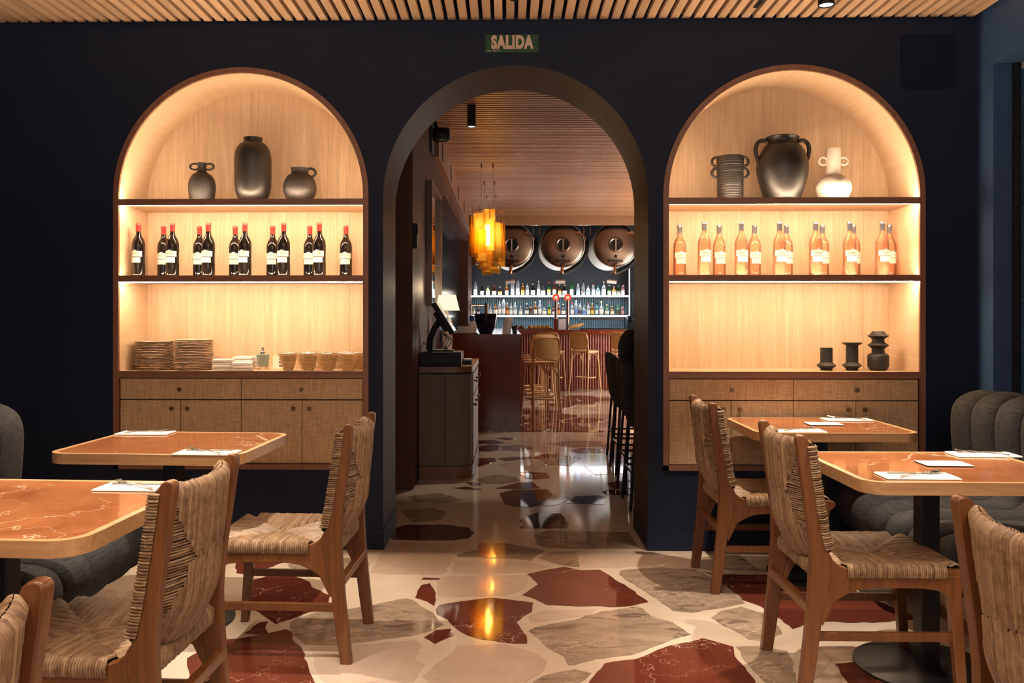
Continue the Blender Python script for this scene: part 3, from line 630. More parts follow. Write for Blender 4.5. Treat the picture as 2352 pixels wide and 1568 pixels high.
lsq=bend(text_mesh('Ramon Bilbao',.008,M['label'],0,.9,.0002),.0373,.012)
def bottle(kind,x,y,label,rot):
    red=kind=='red'
    b=thing('wine_bottle',label,'bottle',(x,y,Z2),rot,('red' if red else 'rosé')+' wine bottles on the niche shelf')
    place(body_r if red else body_p,'glass',b); place(cap_r if red else cap_p,'foil',b)
    l=place(lab1,'upper_label',b); place(ltx,'lettering',l); place(lab2,'lower_label',b); place(lsq,'signature',b)
RF=[-2.137,-1.939,-1.73,-1.517,-1.292,-1.085]
RB=[-2.063,-1.847,-1.631,-1.405,-1.182,-.965]
for k,x in enumerate(RF): bottle('red',x,4.895,('dark red wine bottle standing alone at the left end of its shelf' if k==0 else 'front bottle of the %s overlapping red wine pair from the left'%ORD[k-1]),R(-8+random.uniform(-4,4)))
for k,x in enumerate(RB): bottle('red',x,5.075,('dark red wine bottle standing alone at the right end of its shelf' if k==5 else 'rear bottle of the %s overlapping red wine pair from the left'%ORD[k]),R(-2+random.uniform(-4,4)))
for k,x in enumerate((1.129,1.34,1.558,1.764,1.957,2.142)): bottle('rose',x,4.895,'%s rosé bottle from the left in the front row of its shelf'%ORD[k],R(8+random.uniform(-4,4)))
for k,x in enumerate((1.022,1.255,1.463,1.65,1.862,2.045,2.255)): bottle('rose',x,5.06,'%s rosé bottle from the left in the rear row of its shelf'%ORD[k],R(8+random.uniform(-4,4)))
# ---------------------------------------------------------------- plates, napkins, soap, baskets
pm=MB().lathe([(0,0),(.075,0),(.105,.004),(.112,.0088),(.111,.0098),(.104,.0065),(.075,.0035),(0,.0032)],(0,0,0),32).mesh('plate',M['plate'],40)
for st,(x,n,d) in enumerate(((-2.083,18,'against the left wall of the niche'),(-1.846,19,'beside the folded napkins'))):
    for k in range(n):
        o=place(pm,'plate',None,(x+random.uniform(-.003,.003),4.985+random.uniform(-.003,.003),Z3+k*.0093),(0,0,random.uniform(0,6)))
        tag(o,('topmost speckled stoneware plate of the stack ' if k==n-1 else '%s stoneware plate from the bottom, stack '%ORD[k])+d,'plate','plates in the stack '+d)
def napstack(x,y,n,w,dp,hh,rz,label):
    t=thing('napkin_stack',label,'napkins',(x,y,Z3),rz,'folded white napkins on the niche counter')
    for k in range(n):
        MB().box(-w/2,w/2,-dp/2,dp/2,k*hh,(k+1)*hh-.0015).obj('folded_napkin',M['napkin'],t,loc=(random.uniform(-.003,.003),random.uniform(-.003,.003),0),bevel=.003)
napstack(-1.655,4.93,4,.115,.12,.0165,R(12),'white folded napkin pile beside the plates, taller and left of its pair')
napstack(-1.555,5.06,4,.12,.12,.019,R(-6),'white folded napkin pile at the back, behind the two front piles')
napstack(-1.535,4.90,3,.11,.11,.0165,R(22),'low white folded napkin pile beside the soap dispenser')
s=thing('soap_dispenser','sage green soap dispenser with chrome pump on a wire stand','dispenser',(-1.437,4.98,Z3))
MB().lathe([(0,.018),(.030,.018),(.032,.02),(.038,.085),(.0385,.09),(.034,.092),(0,.092)],(0,0,0),24).obj('bottle',M['sage'],s,smooth=40)
MB().lathe([(.015,.092),(.015,.104),(.012,.108),(.006,.109),(.005,.124),(.010,.125),(.010,.131),(0,.131)],(0,0,0),16).obj('pump_collar',M['steel'],s)
MB().tube([(0,0,.128),(-.012,0,.133),(-.026,0,.129)],.003,8).obj('nozzle',M['steel'],s,smooth=60)
mb=MB()
for a in (45,135,225,315): mb.tube([(.030*math.cos(R(a)),.030*math.sin(R(a)),.024),(.032*math.cos(R(a)),.032*math.sin(R(a)),0)],.002,6)
mb.obj('wire_stand',M['copper'],s)
r=thing('reserved_sign','clear acrylic reservation notice with dark lettering behind the soap dispenser','sign',(-1.352,5.10,Z3),R(-4))
MB().box(-.06,.06,-.002,.002,0,.075).obj('card',M['label'],r); MB().box(-.065,.065,-.02,.02,0,.004).obj('foot',M['label'],r)
for k,(tx,sz) in enumerate((('ANGORA',.017),('RESERVA',.019),('RESERVED',.016))): place(text_mesh(tx,sz,M['blackp'],.0006,.9,.0003),'lettering',r,(0.012,-.0026,.056-k*.02),(R(90),0,0))
# wicker baskets: stakes and woven bands around a tapered round body
def basket_mesh():
    a=MB(); n=14; rows=11
    def rad(z): return .021+.030*(z/.095)**.62
    for k in range(n):
        t=2*PI*k/n; a.tube([(rad(z)*math.cos(t),rad(z)*math.sin(t),z) for z in (.002,.02,.045,.07,.095)],.0016,5)
    b=MB()
    for i in range(rows):
        z=.006+i*.0082
        P=[((rad(z)+.0022*(1 if (k+i)%2 else -1))*math.cos(2*PI*k/28+.11),(rad(z)+.0022*(1 if (k//2+i)%2 else -1))*math.sin(2*PI*k/28+.11),z) for k in range(28)]
        b.tube(P,.0028,5,closed=True)
    c=MB().lathe([(0,.002),(rad(.004),.004),(rad(.02)-.004,.02),(rad(.05)-.004,.05),(rad(.093)-.004,.093)],(0,0,0),24)
    d=MB().tube([(0.0525*math.cos(2*PI*k/32),0.0525*math.sin(2*PI*k/32),.098) for k in range(32)],.0032,6,closed=True)
    return a.mesh('stakes',M['wicker'],60),b.mesh('weave',M['wicker'],60),c.mesh('liner',M['wickerp'],60),d.mesh('rim',M['steel'],60)
bs=basket_mesh()
for k,(x,y) in enumerate([(-1.268,4.905),(-1.152,4.92),(-1.036,4.925),(-.92,4.905),(-1.21,5.075),(-1.093,5.08),(-.976,5.08),(-.88,5.03)]):
    o=thing('bread_basket','%s small golden wicker bread basket from the left in the %s row'%(ORD[k%4],'front' if k<4 else 'rear'),'basket',(x,y,Z3),random.uniform(0,6),'bread baskets on the niche counter')
    for me,nm in zip(bs,('stakes','weave','liner','rim')):
        p=place(me,nm,o); 
        if nm in('stakes','weave'): p['kind']='stuff'
# ---------------------------------------------------------------- rush chairs
def cord(mb,tone,path,b0,width,h,rnd,nrm=None):
    """one half-round rush cord along path; b0 = sideways direction"""
    P=[Vector(p) for p in path]; n=len(P); B=Vector(b0); t_=rnd.random(); vs=[]; j=rnd.uniform(-.12,.12)*width; hh=h*rnd.uniform(.75,1.25)
    for i in range(n):
        t=(P[min(i+1,n-1)]-P[max(i-1,0)]).normalized(); b=(B-t*B.dot(t)).normalized(); nn=t.cross(b)
        if nrm is not None and nn.dot(Vector(nrm[i]))<0: nn=-nn
        w=width*.50*(1+rnd.uniform(-.06,.06)); o=b*(j+rnd.uniform(-.08,.08)*width)
        vs+=[P[i]+o-b*w-nn*.0015,P[i]+o-b*w*.45+nn*hh,P[i]+o+b*w*.45+nn*hh,P[i]+o+b*w-nn*.001]
    fs=[]
    for i in range(n-1):
        for k in range(3): fs.append((4*i+k,4*i+k+1,4*i+k+5,4*i+k+4))
    mb.add(vs,fs); tone.extend([t_]*len(vs))
def cord_obj(mb,tone,name,parent):
    me=mb.mesh(name,M['rush'],75); at=me.attributes.new('tone','FLOAT','POINT'); at.data.foreach_set('value',tone)
    o=place(me,name,parent); o['kind']='stuff'; return o
PB=[(0,-.021,.022),(.12,-.008,.040),(.25,.006,.056),(.33,.012,.070),(.39,.016,.086),(.44,.019,.094),(.48,.020,.090),(.52,.019,.074),(.58,.014,.060),(.66,.004,.047),(.75,-.010,.032),(.83,-.021,.021),(.88,-.028,.014)]
def itp(z,c):
    for a,b in zip(PB,PB[1:]):
        if a[0]<=z<=b[0]: return a[c]+(b[c]-a[c])*(z-a[0])/(b[0]-a[0])
    return PB[-1][c]
def make_chair(label):
    ch=thing('rush_chair',label,'chair',(0,0,0),0,'rush chairs round the dining tables')
    rnd=random.Random(3); W=.212; T=.017
    prof=[(xb,z) for z,xb,xf in PB]+[(-.0285,.893),(-.024,.902),(-.014,.905),(-.002,.903),(.008,.895)]+[(xf,z) for z,xb,xf in reversed(PB)]
    for s in (-1,1):
        MB().prism([(p[0],p[1]) for p in prof][::-1],'y',s*W-T,s*W+T).obj('rear_leg',M['teak'],ch,smooth=30,bevel=.004)
        mb=MB(); mb.add([(.478,s*W-T,.425),(.530,s*W-T,.425),(.530,s*W+T,.425),(.478,s*W+T,.425),(.522,s*W-T*.9,0),(.556,s*W-T*.9,0),(.556,s*W+T*.9,0),(.522,s*W+T*.9,0),
            (.496,s*W-T,.30),(.537,s*W-T,.30),(.537,s*W+T,.30),(.496,s*W+T,.30)],
            [(0,1,2,3),(7,6,5,4)]+[(8+i,8+(i+1)%4,(i+1)%4,i) for i in range(4)]+[(4+i,4+(i+1)%4,8+(i+1)%4,8+i) for i in range(4)])
        mb.obj('front_leg',M['teak'],ch,smooth=30,bevel=.004)
        rail=[(.06,.50),(.085,.497),(.098,.474),(.118,.456),(.15,.447),(.40,.444),(.535,.444),(.558,.440),(.568,.427),(.560,.409),(.540,.397),(.534,.35),(.508,.322),(.494,.337),(.482,.358),(.455,.372),(.40,.380),(.25,.381),(.18,.374),(.135,.354),(.105,.335),(.082,.29),(.062,.25),(.045,.30)]
        MB().prism(rail[::-1],'y',s*W-T+.002,s*W+T-.002).obj('side_rail',M['teak'],ch,smooth=30,bevel=.003)
        MB().box(.03,.535,s*W-.009,s*W+.009,.195,.226).obj('stretcher',M['teak'],ch,smooth=0,bevel=.003)
    MB().box(.008,.036,-W,W,.292,.322).obj('stretcher',M['teak'],ch,smooth=0,bevel=.003)
    MB().box(.495,.53,-W,W,.40,.438).obj('front_rail',M['teak'],ch,smooth=0,bevel=.003)
    MB().box(.05,.085,-W,W,.40,.44).obj('rear_rail',M['teak'],ch,smooth=0,bevel=.003)
    # seat weave
    xa,xb,yw=.098,.522,.225; cx_=(xa+xb)/2; zr=.457; mb=MB(); tone=[]; wd=.0078
    def surf(x,y):
        u=min(x-xa,xb-x)/(cx_-xa); v=(yw-abs(y))/yw; d=max(0,min(u,v)); e=abs(u-v)
        return zr-.012*d*d-.008*math.exp(-(e/.05)**2)+.006*math.sin(PI*min(1,d*2.0))*.5
    x=.146
    while x<.478:
        k=min(x-xa,xb-x)/(cx_-xa); L=yw*k
        for s in (-1,1):
            P=[(x,s*(W+T+.002),.419),(x,s*(W+T+.007),.428),(x,s*(W+T+.008),.443),(x,s*(W+T+.001),.455),(x,s*yw,zr+.003)]
            m=max(1,int(L/.03))
            for q in range(1,m+1): y=s*(yw-L*q/m); P.append((x,y,surf(x,y)))
            nr=[(0,s,0)]*3+[(0,s,1)]+[(0,0,1)]*(m+1); cord(mb,tone,P,(1,0,0),wd,.0042,rnd,nr)
        x+=.0072
    y=-.205
    while y<.206:
        L=(cx_-xa)*(yw-abs(y))/yw
        for e in (0,1):
            if e: P=[(.535,y,.419),(.541,y,.428),(.542,y,.443),(.533,y,.455),(xb,y,zr+.003)]; d=-1; st=xb
            else: P=[(.045,y,.405),(.040,y,.42),(.042,y,.445),(.06,y,.460),(xa,y,zr+.003)]; d=1; st=xa
            m=max(1,int(L/.03))
            for q in range(1,m+1): xx=st+d*L*q/m; P.append((xx,y,surf(xx,y)))
            s=1 if e else -1
            nr=[(s,0,0)]*3+[(s,0,1)]+[(0,0,1)]*(m+1); cord(mb,tone,P,(0,1,0),wd,.0042,rnd,nr)
        y+=.0074
    st=cord_obj(mb,tone,'seat_weave',ch)
    MB().box(.06,.525,-W,W,.415,.441).obj('seat_core',M['rushd'],ch,smooth=0)
    # back weave: bowed panel between the posts
    Y=.196; zt=.868
    def zb(y): return .505-.040*(1-(y/Y)**2)
    def ctr(y,z): return itp(z,2)+.012-.062*(1-(y/.215)**2)-.012*math.sin(PI*(z-.47)/.4)*(1-(y/.215)**2)
    def th(y,z): return .013+.004*math.sin(PI*min(1,max(0,(z-.47)/.4)))+.012*math.exp(-((z-.575)/.06)**2)*(1-.4*(y/.2)**2)
    mb=MB(); tone=[]
    for s in (-1,1):
        y=-Y+.004
        while y<Y:
            f=abs(y)/Y; zm=.69; 
            for part in (0,1):
                z0=zt if part==0 else zb(y); ze=zm+rnd.uniform(-.012,.012)+(z0-zm)*max(0,(f-.5)/.5)
                m=max(2,int(abs(z0-ze)/.035)); P=[]; nr=[]
                c=ctr(y,z0); r=th(y,z0)
                for a in (90,60,30): 
                    P.append((c+s*r*math.cos(R(a)),y,z0+(1 if part==0 else -1)*.014*math.sin(R(a)))); nr.append((s*math.cos(R(a)),0,(1 if part==0 else -1)*math.sin(R(a))))
                for q in range(m+1):
                    z=z0+(ze-z0)*q/m; yy=y*(1-.10*(q/m)*(1-f)) ; P.append((ctr(yy,z)+s*(th(yy,z)+.004*math.exp(-((q/m)/.35)**2)),yy,z)); nr.append((s,0,0))
                cord(mb,tone,P,(0,1,0),.0098,.0050,rnd,nr)
            y+=.0092
        z=.515
        while z<zt-.01:
            f=abs(z-.69)/(.185); L=.5*Y*(1-min(1,f))+.022
            if L>.012:
                for sg in (-1,1):
                    m=max(2,int(L/.035)); P=[]; nr=[]
                    for q in range(m+1):
                        yy=sg*(Y+.004-L*q/m); zz=z+.006*rnd.uniform(-.3,.3); P.append((ctr(yy,zz)+s*(th(yy,zz)-.0045),yy,zz)); nr.append((s,0,0))
                    cord(mb,tone,P,(0,0,1),.0084,.0044,rnd,nr)
            z+=.0078
    # coils wrapped round the front of each post
    for sg in (-1,1):
        z=.515
        while z<.872:
            c0=itp(z,2); P=[];nr=[]
            for a in range(-100,101,40):
                dx=math.cos(R(a)); dy=math.sin(R(a)); P.append((c0-.004+.030*dx,sg*.2105+.019*dy,z+.004*math.sin(R(a*.9))*rnd.uniform(.6,1.3))); nr.append((dx,dy,0))
            cord(mb,tone,P,(0,0,1),.0090,.0046,rnd,nr); z+=.0080
    cord_obj(mb,tone,'back_weave',ch)
    mb=MB(); ny,nz=12,8
    for s in (-1,1):
        vs=[];fs=[]
        for a in range(ny+1):
            for b in range(nz+1):
                y=-Y-.006+(2*Y+.012)*a/ny; z=zb(max(-Y,min(Y,y)))-.006+(zt+.012-zb(max(-Y,min(Y,y))))*b/nz; vs.append((ctr(y,z)+s*(th(y,z)-.004),y,z))
        for a in range(ny):
            for b in range(nz): fs.append((a*(nz+1)+b,(a+1)*(nz+1)+b,(a+1)*(nz+1)+b+1,a*(nz+1)+b+1))
        mb.add(vs,fs)
    mb.obj('back_core',M['rushd'],ch)
    return ch
ch=make_chair('rush chair pulled up to the right table by the cabinet, farthest chair from the camera'); ch.location=(.985,4.27,0)
copy_thing(ch,(1.022,3.165,0),R(0),'rush chair facing the right front table, its whole seat and legs in view')
copy_thing(ch,(1.04,1.735,0),R(0),'rush chair cut off by the right edge, only its woven back showing')
copy_thing(ch,(-.600,3.425,0),R(178),'rush chair beside the doorway arch with lamplight on its seat')
copy_thing(ch,(-.838,2.31,0),R(177.5),'rush chair at the front left table with its broad woven back turned to us')
copy_thing(ch,(-.735,1.09,0),R(180),'rush chair cut off at the lower left corner, only a post top and weave showing')
# ---------------------------------------------------------------- tables
def table(label,x0,x1,y0,y1,rz,pole):
    cx,cy=(x0+x1)/2,(y0+y1)/2; a,b=(x1-x0)/2,(y1-y0)/2
    t=thing('dining_table',label,'table',(cx,cy,0),R(rz),'marble topped dining tables')
    P=rrect(-a,a,-b,b,.085); Q=rrect(-a+.022,a-.022,-b+.022,b-.022,.066); n=len(P); zt,zb=.755,.712
    vs=[(*p,zt) for p in P]+[(*q,zt) for q in Q]+[(*p,zb) for p in P]+[(*q,zt-.004) for q in Q]; fs=[]
    for k in range(n):
        j=(k+1)%n; fs+=[(k,j,n+j,n+k),(2*n+k,2*n+j,j,k),(n+k,n+j,3*n+j,3*n+k)]
    fs.append(tuple(range(3*n-1,2*n-1,-1)))
    MB().add(vs,fs).obj('table_rim',M['oakt'],t,smooth=30)
    MB().prism([(x*.9995,y*.9995) for x,y in Q],'z',zt-.02,zt-.0008).obj('marble_top',M['tmarble'],t,smooth=0)
    MB().box(-.25,.25,-.2,.2,.69,.712).obj('under_plate',M['black'],t,smooth=0)
    px,py_=pole
    (MB().box(px-.034,px+.034,py_-.034,py_+.034,.01,.70)).obj('pole',M['black'],t,smooth=0,bevel=.004)
    MB().lathe([(0,.018),(.06,.018),(.245,.012),(.255,.008),(.255,0),(0,0)],(px,py_,0),40).obj('base_plate',M['black'],t)
    return t
table('oak-rimmed red marble table in the right far corner by the cabinet doors',1.205,1.99,4.10,4.755,0,(-.01,-.06))
table('oak-rimmed red marble table at the right front with a white card',1.205,1.99,2.875,3.545,0,(-.03,0))
table('oak-rimmed red marble table at the left below the plates cabinet',-1.875,-1.055,3.415,4.095,-3,(.03,-.10))
table('oak-rimmed red marble table at the left front, cut off by the frame',-1.875,-1.04,2.10,2.875,-3,(.0,-.05))
# place settings
def fork_mesh():
    m=MB(); zs=[(-.10,.003,.006),(-.06,.004,.004),(0,.006,.003),(.04,.009,.004),(.055,.006,.011)]
    for (a,z,w_),(b,z2,w2) in zip(zs,zs[1:]): m.add([(a,-w_,z),(a,w_,z),(b,w2,z2),(b,-w2,z2),(a,-w_,z+.0018),(a,w_,z+.0018),(b,w2,z2+.0018),(b,-w2,z2+.0018)],[(3,2,1,0),(4,5,6,7),(0,1,5,4),(2,3,7,6),(1,2,6,5),(3,0,4,7)])
    for k in range(4):
        y=-.0098+k*.0065; P=[(.052,y,.006),(.062,y,.0055),(.078,y,.008),(.093,y,.013)]; m.tube(P,.0014,5)
    return m.mesh('fork',M['cutlery'],40)
def knife_mesh():
    m=MB(); m.prism(rrect(-.105,-.005,-.0065,.0065,.005,3),'z',0,.005)
    m.add([(-.005,-.005,.0015),(-.005,.006,.0015),(.08,.0095,.002),(.108,-.003,.002),(-.005,-.005,.0035),(-.005,.006,.0035),(.08,.0095,.0028),(.108,-.003,.0028)],[(3,2,1,0),(4,5,6,7),(0,1,5,4),(1,2,6,5),(2,3,7,6),(3,0,4,7)])
    return m.mesh('knife',M['cutlery'],30)
fm,km=fork_mesh(),knife_mesh()
nk=MB().box(-.125,.125,-.06,.06,0,.003).box(-.122,.124,-.056,.06,.0031,.0055).mesh('napkin',M['napkin'],0)
def setting(x,y,rz,where,fork=1,flip=1):
    z=.7555
    o=place(nk,'napkin',None,(x,y,z),(0,0,R(rz)),bevel=.0015); tag(o,'folded white napkin '+where,'napkin','folded napkins on the tables')
    o=place(km,'table_knife',None,(x+.01,y+.022,z+.006),(0,0,R(rz+4))); tag(o,'steel table knife '+where,'knife','cutlery on the napkins')
    o=place(fm,'table_fork',None,(x-.01*flip,y-.005,z+.006),(0,0,R(rz+(150 if flip>0 else 28)))); tag(o,'steel fork lying crosswise '+where,'fork','cutlery on the napkins')
setting(-1.73,4.04,-2,'at the far left corner of the table below the plates',1,-1)
setting(-1.225,3.455,-3,'at the near right side of the table below the plates')
setting(-1.20,2.745,-3,'on the left front table')
setting(1.415,4.175,0,'at the chair side of the far right table',1,-1)
setting(1.84,4.64,0,'at the banquette side of the far right table')
setting(1.425,2.985,-2,'at the chair side of the right front table',1,-1)
setting(1.915,3.46,-2,'at the banquette side of the right front table')
for x,y,d in ((1.64,4.44,'far right table'),(1.645,3.235,'right front table')):
    o=MB().box(-.085,.085,-.055,.055,0,.003).box(-.0845,.0845,-.0545,.0545,.0031,.005,1).obj('menu_card',[M['black'],M['white']],None,smooth=0,loc=(x,y,.7555),rot=(0,0,R(-2)))
    tag(o,'cream card lying in the middle of the '+d,'card','cards on the right tables')
# ---------------------------------------------------------------- channel tufted banquettes
def channel_mesh():
    # closed side profile (x = distance from the wall, z = height) inflated across its width
    prof=[(.0,.20),(.0,.70),(.02,.86),(.07,.93),(.14,.955),(.22,.94),(.28,.89),(.30,.80),(.29,.62),(.28,.52),(.33,.478),(.45,.475),(.65,.478),(.80,.468),(.87,.43),(.89,.36),(.86,.28),(.78,.235),(.60,.225),(.3,.21)]
    pr=[]
    for i in range(len(prof)):
        p0,p1,p2,p3=[prof[(i+k)%len(prof)] for k in (-1,0,1,2)]
        for t in (0,.33,.67): pr.append(tuple(.5*(2*b+(c-a)*t+(2*a-5*b+4*c-d)*t*t+(3*b-a-3*c+d)*t**3) for a,b,c,d in zip(p0,p1,p2,p3)))
    prof=pr
    cxp,czp=.35,.42; mb=MB(); n=len(prof); ws=[(-.1,.0),(-.0985,.25),(-.092,.5),(-.08,.72),(-.05,.93),(0,1),(.05,.93),(.08,.72),(.092,.5),(.0985,.25),(.1,.0)]
    N_=[]
    for i in range(n):
        a=prof[i-1]; b=prof[(i+1)%n]; tx,tz=b[0]-a[0],b[1]-a[1]; l=math.hypot(tx,tz); N_.append((-tz/l,tx/l))
    vs=[];fs=[]
    for y,f in ws:
        d=-.042*(1-f)
        for (x,z),(nx,nz) in zip(prof,N_): vs.append((x+nx*d,y,z+nz*d))
    for j in range(len(ws)-1):
        for i in range(n): i2=(i+1)%n; fs.append((j*n+i,j*n+i2,(j+1)*n+i2,(j+1)*n+i))
    fs.append(tuple(range(n))); fs.append(tuple(range(len(ws)*n-1,(len(ws)-1)*n-1,-1)))
    return mb.add(vs,fs).mesh('channel',M['char'],60)
chm=channel_mesh()
def banquette(label,x,y_end,n,s):
    b=thing('banquette',label,'banquette',(x,y_end,0),0)
    for k in range(n):
        o=place(chm,'channel',b,(0,-.1-.2*k,0),(0,0,0))
        if s<0: o.rotation_euler=(0,0,PI)
        if k==0: o.scale=(.985,1,.99)
    x0,x1=sorted((0,s*.64))
    MB().box(x0,x1,-.2*n+.02,-.20,0,.215).obj('plinth',M['oakx'],b,smooth=0)
    MB().box(x0-.004,x1+.004,-.2*n+.02,-.196,0,.05).obj('plinth_skirting',M['oakdx'],b,smooth=0)
banquette('charcoal channel-tufted banquette along the left wall',-2.40,3.71,18,1)
banquette('charcoal channel-tufted banquette along the blue right wall',2.545,4.40,21,-1)
# ---------------------------------------------------------------- front room ceiling spots
def spot(x,y,z,zc,label,power,cone=100,blend=.35,light=True,tilt=(0,0),length=.2):
    t=thing('ceiling_spot',label,'ceiling lamp',(x,y,z))
    MB().lathe([(.030,.004),(.034,0),(.037,.004),(.037,length),(0,length)],(0,0,0),24).obj('housing',M['black'],t)
    MB().lathe([(0,.006),(.030,.006)],(0,0,0),24).obj('lens',M['lampf'],t)
    MB().lathe([(.009,length),(.009,zc-z)],(0,0,0),10).obj('stem',M['black'],t)
    if light:
        l=bpy.data.lights.new('spot','SPOT'); l.energy=power; l.color=SPOTC; l.spot_size=R(cone); l.spot_blend=blend; l.shadow_soft_size=.014
        o=bpy.data.objects.new('spot_light',l); COL.objects.link(o); o.parent=t; o.location=(0,0,-.012); o.rotation_euler=(R(tilt[0]),R(tilt[1]),0)
    return t
spot(1.46,3.92,2.735,CZ,'black cylinder ceiling spot hanging over the right tables',SPOT_POWER*1.35,54,.45)
for x,y,d,p,c in [(-1.45,3.62,'over the gap between the left tables',1,54),(1.46,2.75,'over the right banquette tables nearer the camera',.9,54),(-1.40,2.45,'over the left front table',1,54),
  (1.2,0.9,'over the right side behind the camera',.35,100),(-1.2,0.9,'over the left side behind the camera',.35,100),]:
    spot(x,y,2.735,CZ,'added unseen ceiling spot '+d,SPOT_POWER*p*(1.35 if c<60 else 1),c,.45)
t=thing('baffled_aisle_light','added black box lamp, baffled to cut the aisle light straight','ceiling lamp',(0.05,1.9,2.735))  # unseen lamp box, added so its edge cuts the floor light straight
mb=MB()
for q in ((-.75,.75,.128,.141),(-.75,.75,-.300,-.287),(-.75,-.737,-.287,.128),(.737,.75,-.287,.128)): mb.box(*q,0,CZ-2.735)
mb.obj('housing',M['black'],t,smooth=0); MB().box(-.737,.737,-.287,.128,.2,.21).obj('lid',M['black'],t,smooth=0)
for x_ in (-.5,0,.5):
    l=bpy.data.lights.new('downlight','SPOT'); l.energy=SPOT_POWER*.27; l.color=SPOTC; l.spot_size=R(120); l.spot_blend=.4; l.shadow_soft_size=.006
    o=bpy.data.objects.new('downlight_bulb',l); COL.objects.link(o); o.parent=t; o.location=(x_,0,.145)
o=MB().lathe([(0,0),(.02,0),(.02,.012),(.035,.014),(.035,.018),(0,.018)],(0,0,0),20).obj('sprinkler',M['black'],None,loc=(.035,4.45,CZ-.017)); tag(o,'small ceiling sprinkler disc above the exit sign','sprinkler')
o=MB().box(-.012,.012,-.2,.2,0,.02).obj('track_clip',M['black'],None,loc=(1.34,4.42,CZ-.004),smooth=0,rot=(0,0,0)); tag(o,'small black track piece set between slats beside the hanging spot','track')
# ---------------------------------------------------------------- bar room: sideboard, till, lamp, mirror
s=thing('sideboard','round-cornered linen-fronted sideboard against the plum wall behind the arch','sideboard',(-.715,6.89,0))
def rc(w,y1,r,ins=0):
    P=[(0,ins)]; P+=[(w-ins-r+r*math.cos(R(a)),ins+r+r*math.sin(R(a))) for a in range(-90,1,9)]; P+=[(w-ins,y1),(0,y1)]; return P
MB().prism(rc(.425,1.42,.17),'z',.105,.85).obj('body',M['linend'],s,smooth=40)
MB().prism(rc(.432,1.43,.175,-.004),'z',0,.10).obj('plinth',M['oakd'],s,smooth=40)
MB().prism(rc(.432,1.43,.175,-.004),'z',.862,.912).obj('top',M['oakd'],s,smooth=40)
MB().prism(rc(.428,1.42,.17,-.001),'z',.85,.862).obj('shadow_gap',M['dark'],s,smooth=40)
MB().box(.205,.209,-.0025,.002,.105,.85).obj('panel_joint',M['dark'],s,smooth=0)
kb=MB().lathe([(0,.03),(.014,.03),(.015,.024),(.007,.018),(.006,0)],(0,0,0),12,ax='x').mesh('knob',M['brass'],50)
for y0_,y1_ in ((.22,.60),(.62,1.0),(1.02,1.40)):
    d=MB().box(.42,.432,y0_,y1_,.66,.84).obj('drawer',M['oakd'],s,smooth=0,bevel=.003); place(kb,'knob',d,(.43,(y0_+y1_)/2,.77))
    d=MB().box(.42,.432,y0_,y1_,.11,.65).obj('door',M['oakd'],s,smooth=0,bevel=.003); place(kb,'knob',d,(.43,y0_+.05,.58))
o=MB().box(-.17,.17,-.19,.19,0,.115).box(-.165,.165,-.2,-.19,.02,.1).obj('cash_drawer',M['blackp'],None,smooth=0,bevel=.004,loc=(-.545,7.10,.9125)); tag(o,'flat black cash drawer on the sideboard under the till screen','cash drawer')
t=thing('till_terminal','black tilted touch-screen till with stand and cables on the cash drawer','till',(-.56,7.13,1.0285))
MB().box(-.10,.11,-.10,.10,0,.014).obj('base',M['blackp'],t,bevel=.004)
MB().tube([(-.09,0,.012),(-.085,0,.10),(-.05,0,.19),(.0,0,.27)],[.03,.028,.026,.024],10).obj('stand',M['blackp'],t)
scr=MB().box(-.022,.018,-.19,.19,-.15,.15).box(-.055,-.02,-.12,.12,-.10,.08).obj('monitor',M['blackp'],t,bevel=.008,loc=(.035,0,.275),rot=(0,R(-32),0))
MB().box(.0185,.0205,-.175,.175,-.135,.135).obj('screen_glass',M['screen'],scr,smooth=0)
mb=MB()
for k in range(3): mb.tube([(.03,-.05+.03*k,.15),(.06+.02*k,-.08,.10),(.02+.03*k,-.09,.05),(.07-.02*k,-.06,.016)],.0035,6)
mb.tube([(-.10,-.08,.05),(-.13,-.1,.08),(-.15,-.12,.03),(-.14,-.19,-.02),(-.12,-.215,-.1)],.0035,6)
mb.obj('cable',M['blackp'],t)
o=MB().box(-.035,.035,-.06,.06,0,.035).box(-.03,.03,-.055,.02,.035,.05,1).obj('card_reader',[M['blackp'],M['white']],None,smooth=0,loc=(-.335,7.25,.9125),bevel=.003); tag(o,'small black card reader with white slip beside the till','card reader')
t=thing('table_lamp','lit table lamp with pale tapered shade behind the till','lamp',(-.566,8.02,.9125))
MB().lathe([(0,0),(.07,0),(.072,.012),(.045,.03),(.042,.06),(.05,.2),(.045,.37),(.02,.40),(.012,.42),(.012,.48)],(0,0,0),24).obj('base',M['clayw'],t)
MB().lathe([(.118,.465),(.082,.612)],(0,0,0),32).obj('lamp_shade',M['shade'],t,smooth=60)
l=bpy.data.lights.new('lamp_bulb','POINT'); l.energy=10; l.color=(1,.72,.42); l.shadow_soft_size=.05
o=bpy.data.objects.new('lamp_bulb_light',l); COL.objects.link(o); o.parent=t; o.location=(0,0,.68)
t=thing('wall_mirror','tall bronze-framed mirror on the plum wall reflecting the amber lamps','mirror',(-.72,7.53,1.42))
W_,H_=1.14,1.11; mb=MB()
for a in ((0,.03,0,H_),(W_-.03,W_,0,H_),(.03,W_-.03,0,.03),(.03,W_-.03,H_-.03,H_)): mb.box(0,.055,*a)
mb.obj('frame',M['frameb'],t,smooth=0); MB().box(0,.02,.03,W_-.03,.03,H_-.03).obj('glass',M['mirror'],t,smooth=0)
t=thing('wall_speaker','dark loudspeaker pod on a bracket high on the plum wall','speaker',(-.72,8.0,3.0))
MB().box(0,.025,-.12,.12,-.15,.13).obj('bracket_plate',M['slate'],t,smooth=0)
